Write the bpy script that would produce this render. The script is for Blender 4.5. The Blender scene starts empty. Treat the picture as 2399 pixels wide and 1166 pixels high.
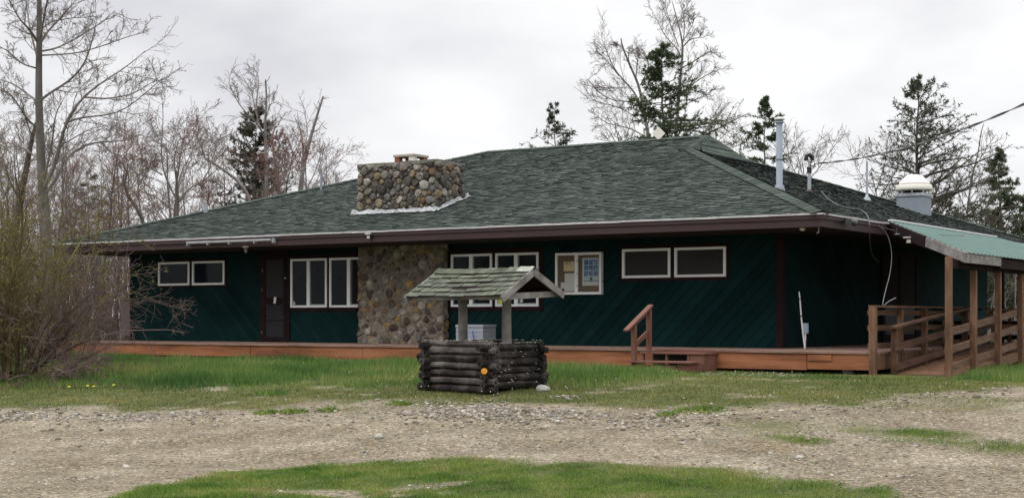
import bpy, math, random
import numpy as np
from mathutils import Vector

# ------------------------------------------------------------------ camera, sky, sun
scene = bpy.context.scene
COL = scene.collection
F_PX, CX, CY = 3530.0, 1199.5, 743.0          # focal length in photo pixels, principal column, horizon row
YAW = math.radians(33.4)
CAMZ = 1.6
FX, FY = -math.sin(YAW), math.cos(YAW)        # forward
RX, RY = math.cos(YAW), math.sin(YAW)         # right
cd = bpy.data.cameras.new('camera')
cam = bpy.data.objects.new('camera', cd)
COL.objects.link(cam)
cam.location = (0, 0, CAMZ)
cam.rotation_euler = (math.radians(90), 0, YAW)
cd.sensor_width = 36.0
cd.lens = F_PX / 2399 * 36.0
cd.shift_y = (743 - 583) / 2399.0
cd.clip_start = 0.1
cd.clip_end = 6000
scene.camera = cam

SUN_EL, SUN_AZ = math.radians(52), math.radians(200)
world = bpy.data.worlds.new('World')
scene.world = world
world.use_nodes = True
wt = world.node_tree
for n in list(wt.nodes):
    wt.nodes.remove(n)
def wn(t, **k):
    n = wt.nodes.new(t)
    for a, b in k.items():
        setattr(n, a, b)
    return n
w_out = wn('ShaderNodeOutputWorld')
w_add = wn('ShaderNodeMixShader'); w_add.inputs[0].default_value = 0.93   # thick cloud over the blue sky
w_bg1 = wn('ShaderNodeBackground'); w_bg1.inputs[1].default_value = 0.05
w_bg2 = wn('ShaderNodeBackground'); w_bg2.inputs[1].default_value = 1.0
w_sky = wn('ShaderNodeTexSky', sky_type='NISHITA', sun_disc=False, sun_elevation=SUN_EL, sun_rotation=SUN_AZ)
w_tc = wn('ShaderNodeTexCoord')
w_map = wn('ShaderNodeMapping'); w_map.inputs['Scale'].default_value = (1.0, 1.0, 2.2)
w_map.inputs['Location'].default_value = (0.35, 0.2, 0.42)
w_no = wn('ShaderNodeTexNoise'); w_no.inputs['Scale'].default_value = 4.2; w_no.inputs['Detail'].default_value = 5
w_no.inputs['Roughness'].default_value = 0.5
w_rmp = wn('ShaderNodeValToRGB')
el = w_rmp.color_ramp.elements
el[0].position = 0.34; el[0].color = (0.77, 0.77, 0.81, 1)
el[1].position = 0.60; el[1].color = (1.06, 1.06, 1.07, 1)
w_sep = wn('ShaderNodeSeparateXYZ')
w_mr = wn('ShaderNodeMapRange'); w_mr.interpolation_type = 'SMOOTHSTEP'
w_mr.inputs['From Min'].default_value = 0.22; w_mr.inputs['From Max'].default_value = 1.0
w_mr.inputs['To Min'].default_value = 1.0; w_mr.inputs['To Max'].default_value = 2.9
w_mul = wn('ShaderNodeVectorMath', operation='SCALE')
L = wt.links.new
L(w_tc.outputs['Generated'], w_map.inputs[0]); L(w_map.outputs[0], w_no.inputs['Vector'])
L(w_no.outputs['Fac'], w_rmp.inputs[0]); L(w_rmp.outputs[0], w_mul.inputs[0])
L(w_tc.outputs['Generated'], w_sep.inputs[0]); L(w_sep.outputs['Z'], w_mr.inputs['Value'])
L(w_mr.outputs[0], w_mul.inputs['Scale'])
L(w_mul.outputs[0], w_bg2.inputs[0]); L(w_sky.outputs[0], w_bg1.inputs[0])
L(w_bg1.outputs[0], w_add.inputs[1]); L(w_bg2.outputs[0], w_add.inputs[2]); L(w_add.outputs[0], w_out.inputs[0])

sl = bpy.data.lights.new('sun', 'SUN')
sl.energy = 0.9; sl.angle = math.radians(25); sl.color = (1.0, 0.97, 0.92)
so = bpy.data.objects.new('sun', sl); COL.objects.link(so)
# direction the light comes FROM (behind the camera, a little left)
sv = Vector((math.sin(SUN_AZ) * math.cos(SUN_EL), math.cos(SUN_AZ) * math.cos(SUN_EL), math.sin(SUN_EL)))
so.rotation_euler = sv.to_track_quat('Z', 'Y').to_euler()
so.location = (0, 0, 30)
scene.view_settings.view_transform = 'Standard'
scene.view_settings.look = 'None'
scene.view_settings.exposure = 0.0
scene.view_settings.gamma = 1.0
scene.cycles.max_bounces = 6
scene.cycles.transparent_max_bounces = 8

# ------------------------------------------------------------------ survey helpers
def ray(u):
    r = (u - CX) / F_PX
    return FX + RX * r, FY + RY * r
def onY(u, v, Y):                      # point at picture position on the vertical plane y = Y
    a, b = ray(u); d = Y / b
    return Vector((a * d, Y, CAMZ + (CY - v) / F_PX * d))
def onX(u, v, X):
    a, b = ray(u); d = X / a
    return Vector((X, b * d, CAMZ + (CY - v) / F_PX * d))
def atd(u, v, d):
    a, b = ray(u)
    return Vector((a * d, b * d, CAMZ + (CY - v) / F_PX * d))

H_Y = np.array([-50, 0, 10, 12, 14, 16, 18, 21, 24.4, 45, 100, 4000.])
H_Z = np.array([0, 0, 0.0, .06, .22, .42, .57, .66, .70, .75, .8, .8])
def vnoise(x, y, s, seed=0):
    x = np.asarray(x, float) / s; y = np.asarray(y, float) / s
    xi = np.floor(x).astype(np.int64); yi = np.floor(y).astype(np.int64)
    xf = x - xi; yf = y - yi
    xf = xf * xf * (3 - 2 * xf); yf = yf * yf * (3 - 2 * yf)
    def h(a, b):
        n = (a * 374761393 + b * 668265263 + seed * 1274126177) & 0xffffffff
        n = ((n ^ (n >> 13)) * 1274126177) & 0xffffffff
        return ((n ^ (n >> 16)) & 0xffff) / 65535.0
    return (h(xi, yi) * (1 - xf) + h(xi + 1, yi) * xf) * (1 - yf) + (h(xi, yi + 1) * (1 - xf) + h(xi + 1, yi + 1) * xf) * yf
def gz(X, Y):
    X = np.asarray(X, float); Y = np.asarray(Y, float)
    z = np.interp(Y, H_Y, H_Z)
    z = z - .07 * np.clip((X + 17) / 5, 0, 1) * np.clip((Y - 21.5) / 2.5, 0, 1) * np.clip((60 - Y) / 10, 0, 1)
    dd_ = X * FX + Y * FY; sd_ = (X * RX + Y * RY)
    for c_ in (16.3, 18.0): z = z - .035 * np.exp(-((dd_ - c_ - .5 * np.sin(sd_ * .12)) / .28) ** 2)
    near = np.clip((34 - np.hypot(X + 10, Y - 18)) / 14, 0, 1)
    z = z + near * (vnoise(X, Y, 2.3, 3) - .5) * .07 + near * (vnoise(X, Y, .6, 4) - .5) * .02
    return z
def g(X, Y):
    return float(gz(X, Y))
def ground_d(u, v):
    a, b = ray(u); lo, hi = 4.0, 60.0
    for _ in range(40):
        m = (lo + hi) / 2
        if CAMZ - (v - CY) / F_PX * m > np.interp(b * m, H_Y, H_Z): lo = m
        else: hi = m
    return lo
def onG(u, v):
    d = ground_d(u, v); a, b = ray(u)
    return Vector((a * d, b * d, g(a * d, b * d)))

# ------------------------------------------------------------------ materials
MATS = {}
def mk(name, cols, rough=.8, scale=3.0, vec=(1, 1, 1), bump=0.0, bscale=None, island=0.0, detail=6, spec=.3,
       metal=0.0, trans=0.0, icols=None, lo=.3, hi=.7, bdist=.01):
    if name in MATS: return MATS[name]
    m = bpy.data.materials.new(name); m.use_nodes = True
    nt = m.node_tree; N = nt.nodes; K = nt.links.new
    p = N['Principled BSDF']
    p.inputs['Roughness'].default_value = rough
    p.inputs['Specular IOR Level'].default_value = spec
    p.inputs['Metallic'].default_value = metal
    tc = N.new('ShaderNodeTexCoord'); mp = N.new('ShaderNodeMapping'); mp.inputs['Scale'].default_value = vec
    K(tc.outputs['Object'], mp.inputs[0])
    no = N.new('ShaderNodeTexNoise'); no.inputs['Scale'].default_value = scale; no.inputs['Detail'].default_value = detail
    no.inputs['Roughness'].default_value = .6
    K(mp.outputs[0], no.inputs['Vector'])
    rp = N.new('ShaderNodeValToRGB'); e = rp.color_ramp.elements
    n = len(cols)
    while len(e) < n: e.new(.5)
    for i, c in enumerate(cols):
        e[i].position = lo + (hi - lo) * i / max(1, n - 1); e[i].color = (*c, 1)
    K(no.outputs['Fac'], rp.inputs[0])
    col = rp.outputs[0]
    if icols or island:
        geo = N.new('ShaderNodeNewGeometry')
    if icols:
        r2 = N.new('ShaderNodeValToRGB'); e2 = r2.color_ramp.elements; r2.color_ramp.interpolation = 'CONSTANT'
        while len(e2) < len(icols): e2.new(.5)
        for i, c in enumerate(icols):
            e2[i].position = i / len(icols); e2[i].color = (*c, 1)
        K(geo.outputs['Random Per Island'], r2.inputs[0])
        mx = N.new('ShaderNodeMix'); mx.data_type = 'RGBA'; mx.blend_type = 'MULTIPLY'; mx.inputs[0].default_value = 1
        K(r2.outputs[0], mx.inputs[6]); K(col, mx.inputs[7]); col = mx.outputs[2]
    if island:
        hs = N.new('ShaderNodeHueSaturation')
        wnz = N.new('ShaderNodeTexWhiteNoise'); wnz.noise_dimensions = '1D'
        K(geo.outputs['Random Per Island'], wnz.inputs['W'])
        mr = N.new('ShaderNodeMapRange'); mr.inputs['To Min'].default_value = 1 - island; mr.inputs['To Max'].default_value = 1 + island
        K(wnz.outputs['Value'], mr.inputs[0]); K(mr.outputs[0], hs.inputs['Value']); K(col, hs.inputs['Color']); col = hs.outputs[0]
    K(col, p.inputs['Base Color'])
    if bump:
        bn = N.new('ShaderNodeTexNoise'); bn.inputs['Scale'].default_value = bscale or scale * 4; bn.inputs['Detail'].default_value = 8
        K(mp.outputs[0], bn.inputs['Vector'])
        bp = N.new('ShaderNodeBump'); bp.inputs['Strength'].default_value = bump; bp.inputs['Distance'].default_value = bdist
        K(bn.outputs['Fac'], bp.inputs['Height']); K(bp.outputs[0], p.inputs['Normal'])
    if trans:
        tr = N.new('ShaderNodeBsdfTranslucent'); K(col, tr.inputs[0])
        ms = N.new('ShaderNodeMixShader'); ms.inputs[0].default_value = trans
        K(p.outputs[0], ms.inputs[1]); K(tr.outputs[0], ms.inputs[2]); K(ms.outputs[0], N['Material Output'].inputs[0])
    MATS[name] = m
    return m

shingle = mk('asphalt_shingle', [(.036, .046, .040), (.060, .073, .064), (.088, .104, .091)], .95, 2.2, bump=.5, bscale=60, island=.34, spec=.12)
shingle_edge = mk('shingle_edge', [(.010, .013, .012), (.018, .022, .02)], .95, 3, spec=.1)
cap_shingle = mk('hip_cap_shingle', [(.052, .066, .055), (.075, .092, .078)], .95, 2, bump=.4, bscale=50, island=.22, spec=.12)
maroon = mk('maroon_paint', [(.034, .017, .019), (.048, .025, .027)], .6, 1.5, vec=(.4, 3, 3), bump=.1, spec=.35)
maroon_dark = mk('dark_brown_paint', [(.014, .0075, .008), (.024, .013, .014)], .85, 2, bump=.1, spec=.1)
drip = mk('metal_drip_edge', [(.33, .32, .32), (.55, .54, .54)], .45, 6, vec=(.5, .5, 4), spec=.5)
green_wall = mk('green_siding', [(.0028, .0145, .015), (.0042, .020, .0205), (.0065, .027, .0265)], .9, .9, bump=.15, bscale=40, spec=.08, island=.2)
green_back = mk('green_siding_gap_shade', [(.002, .006, .006), (.003, .008, .008)], .9, 3)  # shade in the board gaps put into a darker green
soffit_m = mk('soffit_boards', [(.018, .012, .013), (.03, .02, .021)], .8, 2, vec=(.3, 6, 1))
white_vinyl = mk('white_window_frame', [(.74, .76, .77), (.84, .85, .86)], .5, 4, spec=.4)
glass_dark = mk('dark_window_glass', [(.004, .008, .012), (.008, .012, .016)], .06, .8, spec=.09, bump=.04, bscale=1.2, bdist=.05)
screen_m = mk('insect_screen', [(.018, .018, .019), (.034, .033, .034)], .6, .9, spec=.2)
screen_door_m = mk('door_mesh_screen', [(.015, .016, .019), (.024, .025, .028)], .85, 20)
deck_orange = mk('orange_stained_board', [(.13, .05, .024), (.24, .088, .038), (.31, .12, .052), (.35, .15, .075)], .75, 1.6, vec=(.45, 1, 4), bump=.3, island=.16, lo=.34, hi=.66)
deck_top = mk('worn_deck_board', [(.13, .075, .055), (.21, .13, .10), (.26, .18, .15)], .85, 2.5, vec=(.5, 6, 1), bump=.3, island=.22)
step_wood = mk('reddish_step_wood', [(.14, .062, .042), (.2, .092, .066)], .75, 2, vec=(.6, 3, 3), bump=.2, island=.12)
ramp_wood = mk('brown_treated_wood', [(.08, .042, .023), (.16, .084, .046), (.24, .135, .08)], .75, 3.5, vec=(2, 2, .5), bump=.3, island=.25)
ramp_rail = mk('brown_rail_wood', [(.07, .038, .023), (.135, .072, .043), (.19, .11, .07)], .75, 3.5, vec=(2, .5, 2), bump=.3, island=.25)
grey_wood = mk('weathered_grey_wood', [(.10, .09, .085), (.21, .195, .185), (.32, .3, .29)], .9, 4, vec=(1, 1, 1), bump=.5, island=.12)
metal_green = mk('green_metal_roofing', [(.045, .098, .082), (.062, .128, .106)], .4, 1.5, spec=.5, island=.0)
galv = mk('galvanised_steel', [(.28, .31, .34), (.38, .41, .45)], .5, 5, spec=.5, metal=.0, bump=.05)
galv_blue = mk('blue_grey_painted_metal', [(.19, .225, .265), (.235, .27, .31)], .55, 3, spec=.4)
cream = mk('cream_painted_metal', [(.62, .59, .53), (.74, .71, .65)], .5, 3, spec=.4)
black_m = mk('black_plastic', [(.012, .012, .013), (.022, .022, .023)], .5, 5)
cable_m = mk('grey_cable', [(.10, .10, .10), (.15, .15, .15)], .6, 5)
white_m = mk('white_plastic', [(.55, .55, .55), (.68, .68, .67)], .5, 5)
brick = mk('red_brick', [(.22, .07, .045), (.30, .11, .07)], .9, 20, bump=.3)
concrete = mk('concrete', [(.30, .28, .24), (.42, .39, .35)], .9, 6, bump=.4)
flash_m = mk('silvery_roof_cement', [(.18, .19, .19), (.36, .37, .375), (.50, .51, .52)], .7, 7, bump=1.0, bscale=12, bdist=.03, spec=.4)
mortar = mk('mortar', [(.10, .09, .075), (.155, .14, .12)], .95, 8, bump=.6, bscale=30)
mortar_pale = mk('pale_mortar', [(.15, .13, .105), (.22, .195, .16)], .95, 6, bump=.6, bscale=30)
STN = [(.13, .12, .105), (.30, .28, .245), (.18, .155, .125), (.09, .083, .078), (.24, .195, .14), (.16, .16, .155), (.34, .32, .28),
       (.12, .105, .09), (.20, .175, .145), (.24, .19, .12), (.15, .14, .13), (.085, .075, .068), (.26, .25, .22), (.19, .12, .07), (.14, .135, .12), (.22, .2, .175)]
stone_m = mk('fieldstone', [(.42, .41, .39), (.85, .84, .82), (1.3, 1.28, 1.22)], .95, 11, bump=.9, bscale=30, bdist=.02, icols=STN, island=.15)
STN2 = [(.15, .135, .115), (.26, .235, .195), (.20, .17, .13), (.10, .085, .075), (.25, .2, .115), (.16, .15, .14), (.36, .33, .28),
        (.09, .07, .055), (.21, .185, .15), (.36, .23, .09), (.17, .15, .125), (.10, .08, .068), (.28, .255, .21), (.18, .13, .085), (.3, .27, .22), (.19, .175, .15)]
stone2_m = mk('warm_fieldstone', [(.42, .41, .38), (.88, .86, .82), (1.25, 1.22, 1.14)], .95, 9, bump=.8, bscale=40, icols=STN2, island=.15)
log_m = mk('dark_rotting_log', [(.010, .008, .007), (.028, .022, .020), (.07, .058, .053), (.17, .148, .136)], .95, 3.2, vec=(1, 1, 1), bump=.9, bscale=14, bdist=.03, island=.25, lo=.36, hi=.78)
log_grey = mk('greyed_log', [(.03, .025, .024), (.085, .073, .069), (.19, .168, .158)], .95, 3.2, bump=.8, bscale=14, bdist=.02, island=.15)
log_hole_shade = mk('hollow_log_shade', [(.004, .004, .005), (.009, .008, .008)], 1, 5)  # near-black colour stands in for shade inside log ends and crib
well_shingle = mk('mossy_asphalt_shingle', [(.045, .053, .036), (.085, .096, .066), (.15, .158, .122)], .95, 7, bump=.5, bscale=40, island=.16)
lichen = mk('pale_lichen', [(.22, .23, .19), (.4, .41, .36)], .95, 10, bump=.5)
orange_r = mk('orange_reflector', [(.75, .28, .012), (.85, .36, .02)], .3, 9, spec=.5)
box_grey = mk('grey_resin', [(.24, .27, .31), (.30, .33, .37)], .6, 5)
blue_m = mk('blue_plastic', [(.03, .03, .4), (.04, .05, .5)], .5, 5)
cork = mk('cork_board', [(.11, .08, .055), (.17, .125, .09)], .9, 60)
paper_w = mk('white_paper', [(.48, .50, .48), (.56, .57, .55)], .8, 3)
paper_y = mk('yellowed_paper', [(.52, .45, .27), (.6, .52, .33)], .8, 3)
poster_b = mk('blue_poster_photo', [(.02, .06, .16), (.08, .17, .32), (.30, .42, .52)], .6, 28, lo=.35, hi=.65)
poster_p = mk('pale_blue_print', [(.3, .42, .46), (.42, .52, .55)], .6, 5)
ink = mk('black_ink', [(.01, .01, .012), (.015, .015, .015)], .8, 5)
yellow_s = mk('yellow_sticker', [(.55, .6, .07), (.6, .62, .1)], .6, 5)
bark_grey = mk('grey_bark', [(.055, .05, .045), (.11, .10, .09), (.17, .16, .145)], .95, 3, vec=(1, 1, .35), bump=.6, bscale=12)
bark_pale = mk('pale_grey_bark', [(.12, .105, .098), (.20, .18, .17), (.29, .27, .255)], .95, 3, vec=(1, 1, .5), bump=.5, bscale=12)
bark_dark = mk('dark_brown_bark', [(.05, .04, .035), (.10, .08, .07)], .95, 4, bump=.5)
twig_brown = mk('grey_brown_twigs', [(.15, .126, .114), (.225, .195, .18)], .9, 1.2)
twig_red = mk('reddish_twigs', [(.16, .10, .088), (.22, .145, .13)], .9, 1.2)
twig_pale = mk('pale_twigs', [(.17, .15, .14), (.25, .225, .21)], .9, 1.2)
twig_olive = mk('olive_shrub_stems', [(.05, .04, .02), (.11, .09, .035), (.18, .15, .055)], .9, 1.2, island=.25)
twig_purple = mk('purplish_twigs', [(.075, .05, .045), (.125, .085, .075), (.175, .125, .115)], .9, 1.2, island=.25)
bud_m = mk('budding_leaves', [(.19, .175, .05), (.28, .26, .08)], .9, 1.2, island=.2, trans=.3)
redbud = mk('red_buds', [(.14, .06, .045), (.19, .09, .065)], .9, 1.2, island=.2, trans=.3)
catkin = mk('brown_catkins', [(.10, .09, .075), (.15, .135, .11)], .9, 2)
needle = mk('spruce_needles', [(.035, .052, .026), (.065, .09, .042), (.10, .13, .06)], .85, .9, island=.35, trans=.3)
needle_g = mk('greyish_spruce_needles', [(.045, .054, .034), (.08, .09, .056), (.11, .118, .078)], .85, .9, island=.3, trans=.3)
needle_b = mk('browning_spruce_needles', [(.035, .042, .024), (.06, .062, .036), (.10, .06, .042)], .85, .7, island=.3, trans=.15)
grass_m = mk('grass_blades', [(.045, .105, .028), (.095, .175, .042), (.155, .225, .058), (.27, .265, .10)], .8, .42, island=.45, lo=.36, hi=.66, trans=.35, spec=.2)
grass_short = mk('short_worn_grass', [(.09, .115, .034), (.16, .175, .05), (.29, .255, .105)], .85, .9, island=.35, trans=.3, spec=.2)
grass_near = mk('near_lawn_blades', [(.06, .12, .02), (.12, .20, .035), (.20, .25, .06), (.3, .27, .12)], .8, 1.1, island=.45, lo=.36, hi=.68, trans=.35, spec=.2)
flower_y = mk('dandelion_yellow', [(.75, .62, .02), (.8, .7, .04)], .7, 5)
petal_w = mk('white_specks', [(.5, .52, .45), (.6, .6, .55)], .8, 5)
rock_w = mk('white_rock', [(.22, .21, .19), (.40, .39, .36)], .9, 8, bump=.5)
GRV = [(.22, .195, .155), (.31, .28, .235), (.16, .135, .105), (.40, .37, .32), (.26, .235, .195), (.20, .188, .17), (.30, .265, .21), (.46, .44, .40), (.24, .215, .18), (.16, .13, .10)]
gravel_m = mk('gravel_stones', [(.8, .8, .8), (1.1, 1.1, 1.1)], .9, 25, icols=GRV, island=.2)
leaf_litter_m = mk('leaf_litter', [(.06, .035, .025), (.12, .075, .05)], .9, 9, island=.4)

# ------------------------------------------------------------------ mesh building
def origin_of(o):
    v = Vector((0, 0, 0))
    while o is not None:
        v = v + o.location; o = o.parent
    return v
def raw_mesh(name, V, faces, mats, mi=None, smooth=False):
    """V (n,3) array; faces: list of (k,m) int arrays (m = 3, 4 ...)"""
    me = bpy.data.meshes.new(name)
    V = np.ascontiguousarray(V, dtype=np.float32)
    me.vertices.add(len(V)); me.vertices.foreach_set('co', V.ravel())
    loops = np.concatenate([f.ravel() for f in faces]).astype(np.int32)
    tot = np.concatenate([np.full(len(f), f.shape[1], np.int32) for f in faces])
    st = np.concatenate([[0], np.cumsum(tot)[:-1]]).astype(np.int32)
    me.loops.add(len(loops)); me.loops.foreach_set('vertex_index', loops)
    me.polygons.add(len(tot)); me.polygons.foreach_set('loop_start', st)
    try: me.polygons.foreach_set('loop_total', tot)
    except Exception: pass
    for m in mats: me.materials.append(m)
    if mi is not None: me.polygons.foreach_set('material_index', np.asarray(mi, np.int32))
    if smooth: me.polygons.foreach_set('use_smooth', np.ones(len(tot), bool))
    me.update(calc_edges=True)
    return me
def link(name, me, parent=None, loc=None):
    o = bpy.data.objects.new(name, me); COL.objects.link(o)
    if parent is not None: o.parent = parent
    if loc is not None: o.location = loc
    return o
def tag(o, label=None, cat=None, group=None, kind=None):
    if label: o['label'] = label
    if cat: o['category'] = cat
    if group: o['group'] = group
    if kind: o['kind'] = kind
    return o
def empty(name, loc, label, cat, group=None):
    o = bpy.data.objects.new(name, None); COL.objects.link(o); o.location = loc; o.empty_display_size = .2
    return tag(o, label, cat, group)

class MB:
    def __init__(s): s.v = []; s.f = []; s.m = []; s.mats = []; s.sm = []
    def mi(s, m):
        if m not in s.mats: s.mats.append(m)
        return s.mats.index(m)
    def add(s, vs, fs, m, smooth=False):
        b = len(s.v); s.v += [tuple(v) for v in vs]; k = s.mi(m)
        for f in fs: s.f.append(tuple(b + i for i in f)); s.m.append(k); s.sm.append(smooth)
        return s
    def box(s, a, b, m):
        x0, x1 = sorted((a[0], b[0])); y0, y1 = sorted((a[1], b[1])); z0, z1 = sorted((a[2], b[2]))
        v = [(x0, y0, z0), (x1, y0, z0), (x1, y1, z0), (x0, y1, z0), (x0, y0, z1), (x1, y0, z1), (x1, y1, z1), (x0, y1, z1)]
        return s.add(v, [(0, 3, 2, 1), (4, 5, 6, 7), (0, 1, 5, 4), (1, 2, 6, 5), (2, 3, 7, 6), (3, 0, 4, 7)], m)
    def beam(s, p, q, w, h, m, up=(0, 0, 1)):
        p = Vector(p); q = Vector(q); t = (q - p).normalized(); up = Vector(up)
        a = t.cross(up)
        if a.length < 1e-4: a = t.cross(Vector((1, 0, 0)))
        a.normalize(); b = a.cross(t).normalized()
        v = []
        for c in (p, q):
            for i, j in ((-1, -1), (1, -1), (1, 1), (-1, 1)): v.append(c + a * (w / 2 * i) + b * (h / 2 * j))
        return s.add(v, [(0, 1, 2, 3), (7, 6, 5, 4), (0, 4, 5, 1), (1, 5, 6, 2), (2, 6, 7, 3), (3, 7, 4, 0)], m)
    def tube(s, pts, r, m, n=10, caps=True):
        pts = [Vector(p) for p in pts]
        if not hasattr(r, '__len__'): r = [r] * len(pts)
        ref = None; v = []
        for i, p in enumerate(pts):
            t = (pts[min(i + 1, len(pts) - 1)] - pts[max(i - 1, 0)]).normalized()
            if ref is None:
                ref = Vector((0, 0, 1)) if abs(t.z) < .9 else Vector((1, 0, 0))
            a = t.cross(ref).normalized(); b = a.cross(t); ref = b
            for k in range(n):
                an = 2 * math.pi * k / n; v.append(p + (a * math.cos(an) + b * math.sin(an)) * r[i])
        f = []
        for i in range(len(pts) - 1):
            for k in range(n):
                k2 = (k + 1) % n; f.append((i * n + k, i * n + k2, (i + 1) * n + k2, (i + 1) * n + k))
        s.add(v, f, m, True)
        if caps:
            s.add(v[:n], [tuple(range(n - 1, -1, -1))], m); s.add(v[-n:], [tuple(range(n))], m)
        return s
    def lathe(s, c, prof, m, n=20, axis=None):
        v = []
        for (r, z) in prof:
            for k in range(n):
                an = 2 * math.pi * k / n; v.append((c[0] + r * math.cos(an), c[1] + r * math.sin(an), c[2] + z))
        f = []
        for i in range(len(prof) - 1):
            for k in range(n):
                k2 = (k + 1) % n; f.append((i * n + k, i * n + k2, (i + 1) * n + k2, (i + 1) * n + k))
        f.append(tuple(range(n - 1, -1, -1))); f.append(tuple(range((len(prof) - 1) * n, len(prof) * n)))
        return s.add(v, f, m, True)
    def build(s, name, parent=None, origin=None, bevel=0):
        o0 = Vector(origin) if origin is not None else (origin_of(parent) if parent else Vector((0, 0, 0)))
        me = bpy.data.meshes.new(name)
        me.from_pydata([(v[0] - o0.x, v[1] - o0.y, v[2] - o0.z) for v in s.v], [], s.f)
        for m in s.mats: me.materials.append(m)
        me.polygons.foreach_set('material_index', s.m); me.polygons.foreach_set('use_smooth', s.sm)
        me.update()
        o = link(name, me, parent)
        if parent is None: o.location = o0
        if bevel:
            b = o.modifiers.new('bevel', 'BEVEL'); b.width = bevel; b.segments = 2; b.limit_method = 'ANGLE'
        return o
def one(name, label, cat, mb, org, group=None, bevel=0):
    return tag(mb.build(name, origin=org, bevel=bevel), label, cat, group)

# icosphere templates
def ico(sub=0):
    t = (1 + 5 ** .5) / 2
    V = [(-1, t, 0), (1, t, 0), (-1, -t, 0), (1, -t, 0), (0, -1, t), (0, 1, t), (0, -1, -t), (0, 1, -t), (t, 0, -1), (t, 0, 1), (-t, 0, -1), (-t, 0, 1)]
    Fc = [(0, 11, 5), (0, 5, 1), (0, 1, 7), (0, 7, 10), (0, 10, 11), (1, 5, 9), (5, 11, 4), (11, 10, 2), (10, 7, 6), (7, 1, 8), (3, 9, 4), (3, 4, 2), (3, 2, 6), (3, 6, 8), (3, 8, 9), (4, 9, 5), (2, 4, 11), (6, 2, 10), (8, 6, 7), (9, 8, 1)]
    V = [np.array(v) / np.linalg.norm(v) for v in V]
    for _ in range(sub):
        c = {}; nf = []
        def mid(a, b):
            k = (min(a, b), max(a, b))
            if k not in c:
                m = V[a] + V[b]; V.append(m / np.linalg.norm(m)); c[k] = len(V) - 1
            return c[k]
        for a, b, d in Fc:
            x, y, z = mid(a, b), mid(b, d), mid(d, a); nf += [(a, x, z), (b, y, x), (d, z, y), (x, y, z)]
        Fc = nf
    return np.array(V), np.array(Fc)
ICO0, ICO1, ICO2 = ico(0), ico(1), ico(2)
def blobs(C, S, ROT, rng, tmpl, jit=.15):
    """many stones: C (n,3) centres, S (n,3) half sizes, ROT (n,) rotation about z"""
    V, Fc = tmpl; n = len(C)
    P = V[None] * (1 + jit * (rng.random((n, len(V), 1)) * 2 - 1)) * S[:, None, :]
    c, s_ = np.cos(ROT)[:, None], np.sin(ROT)[:, None]
    x = P[..., 0] * c - P[..., 1] * s_; y = P[..., 0] * s_ + P[..., 1] * c
    P = np.stack([x, y, P[..., 2]], -1) + C[:, None, :]
    Fa = (Fc[None] + (np.arange(n) * len(V))[:, None, None]).reshape(-1, 3)
    return P.reshape(-1, 3), Fa

# ------------------------------------------------------------------ branching plants
def tubes(P, R, sides):
    M, N = R.shape
    T = np.gradient(P, axis=1); T /= np.linalg.norm(T, axis=2, keepdims=True) + 1e-9
    m = T.mean(1); ref = np.zeros((M, 3)); ref[np.arange(M), np.argmin(np.abs(m), axis=1)] = 1
    A = np.cross(T, ref[:, None, :]); A /= np.linalg.norm(A, axis=2, keepdims=True) + 1e-9
    B = np.cross(T, A)
    an = np.arange(sides) * 2 * math.pi / sides
    V = P[:, :, None, :] + R[:, :, None, None] * (A[:, :, None, :] * np.cos(an)[:, None] + B[:, :, None, :] * np.sin(an)[:, None])
    base = (np.arange(M) * N * sides)[:, None, None] + (np.arange(N - 1) * sides)[None, :, None]
    k = np.arange(sides); k2 = (k + 1) % sides
    f = np.stack([base + k, base + k2, base + sides + k2, base + sides + k], -1).reshape(-1, 4)
    return V.reshape(-1, 3), f
def sample(P, t):
    """P (M,N,3), t (M,n) -> points (M,n,3)"""
    N = P.shape[1]; x = np.clip(t, 0, .9999) * (N - 1); i = x.astype(int); f = (x - i)[..., None]
    a = np.take_along_axis(P, i[..., None].repeat(P.shape[2], -1), 1); b = np.take_along_axis(P, (i + 1)[..., None].repeat(P.shape[2], -1), 1)
    return a * (1 - f) + b * f, (b - a)
def spawn(P, R, n, t0, t1, ang, length, lk, rr, npts, wob, up, rng, rmin=.004, flat=0.0, lj=.35, absr=None):
    M = P.shape[0]
    t = t0 + (t1 - t0) * (np.arange(n)[None] + rng.random((M, n))) / n
    base, tan = sample(P, t); tan /= np.linalg.norm(tan, axis=2, keepdims=True) + 1e-9
    rb, _ = sample(R[..., None], t); rb = rb[..., 0]
    plen = np.linalg.norm(np.diff(P, axis=1), axis=2).sum(1)[:, None]
    q = rng.normal(size=(M, n, 3)); q[..., 2] *= (1 - flat)
    q -= (q * tan).sum(-1, keepdims=True) * tan; q /= np.linalg.norm(q, axis=2, keepdims=True) + 1e-9
    a = np.radians(ang + rng.normal(size=(M, n, 1)) * ang * .22)
    d = np.cos(a) * tan + np.sin(a) * q
    Ln = (plen * length if length < 5 else length - 10) * (1 - lk * t) * (1 - lj + 2 * lj * rng.random((M, n)))
    d = d.reshape(-1, 3); base = base.reshape(-1, 3); Ln = Ln.reshape(-1); r0 = (rb * rr).reshape(-1)
    r0 = np.maximum(r0, rmin)
    C = [base]; p = base; st = (Ln / (npts - 1))[:, None]
    for i in range(npts - 1):
        d = d + rng.normal(size=d.shape) * wob; d[:, 2] += up
        d /= np.linalg.norm(d, axis=1, keepdims=True)
        p = p + d * st; C.append(p)
    C = np.stack(C, 1)
    k = np.linspace(1, 0, npts)[None]
    Rr = np.maximum(r0[:, None] * (.25 + .75 * k), rmin * .75)
    return C, Rr
def merge(parts):
    V = []; Fs = {}; off = 0
    for v, f in parts:
        V.append(v); Fs.setdefault(f.shape[1], []).append(f + off); off += len(v)
    return np.concatenate(V), [np.concatenate(x) for x in Fs.values()]
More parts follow.
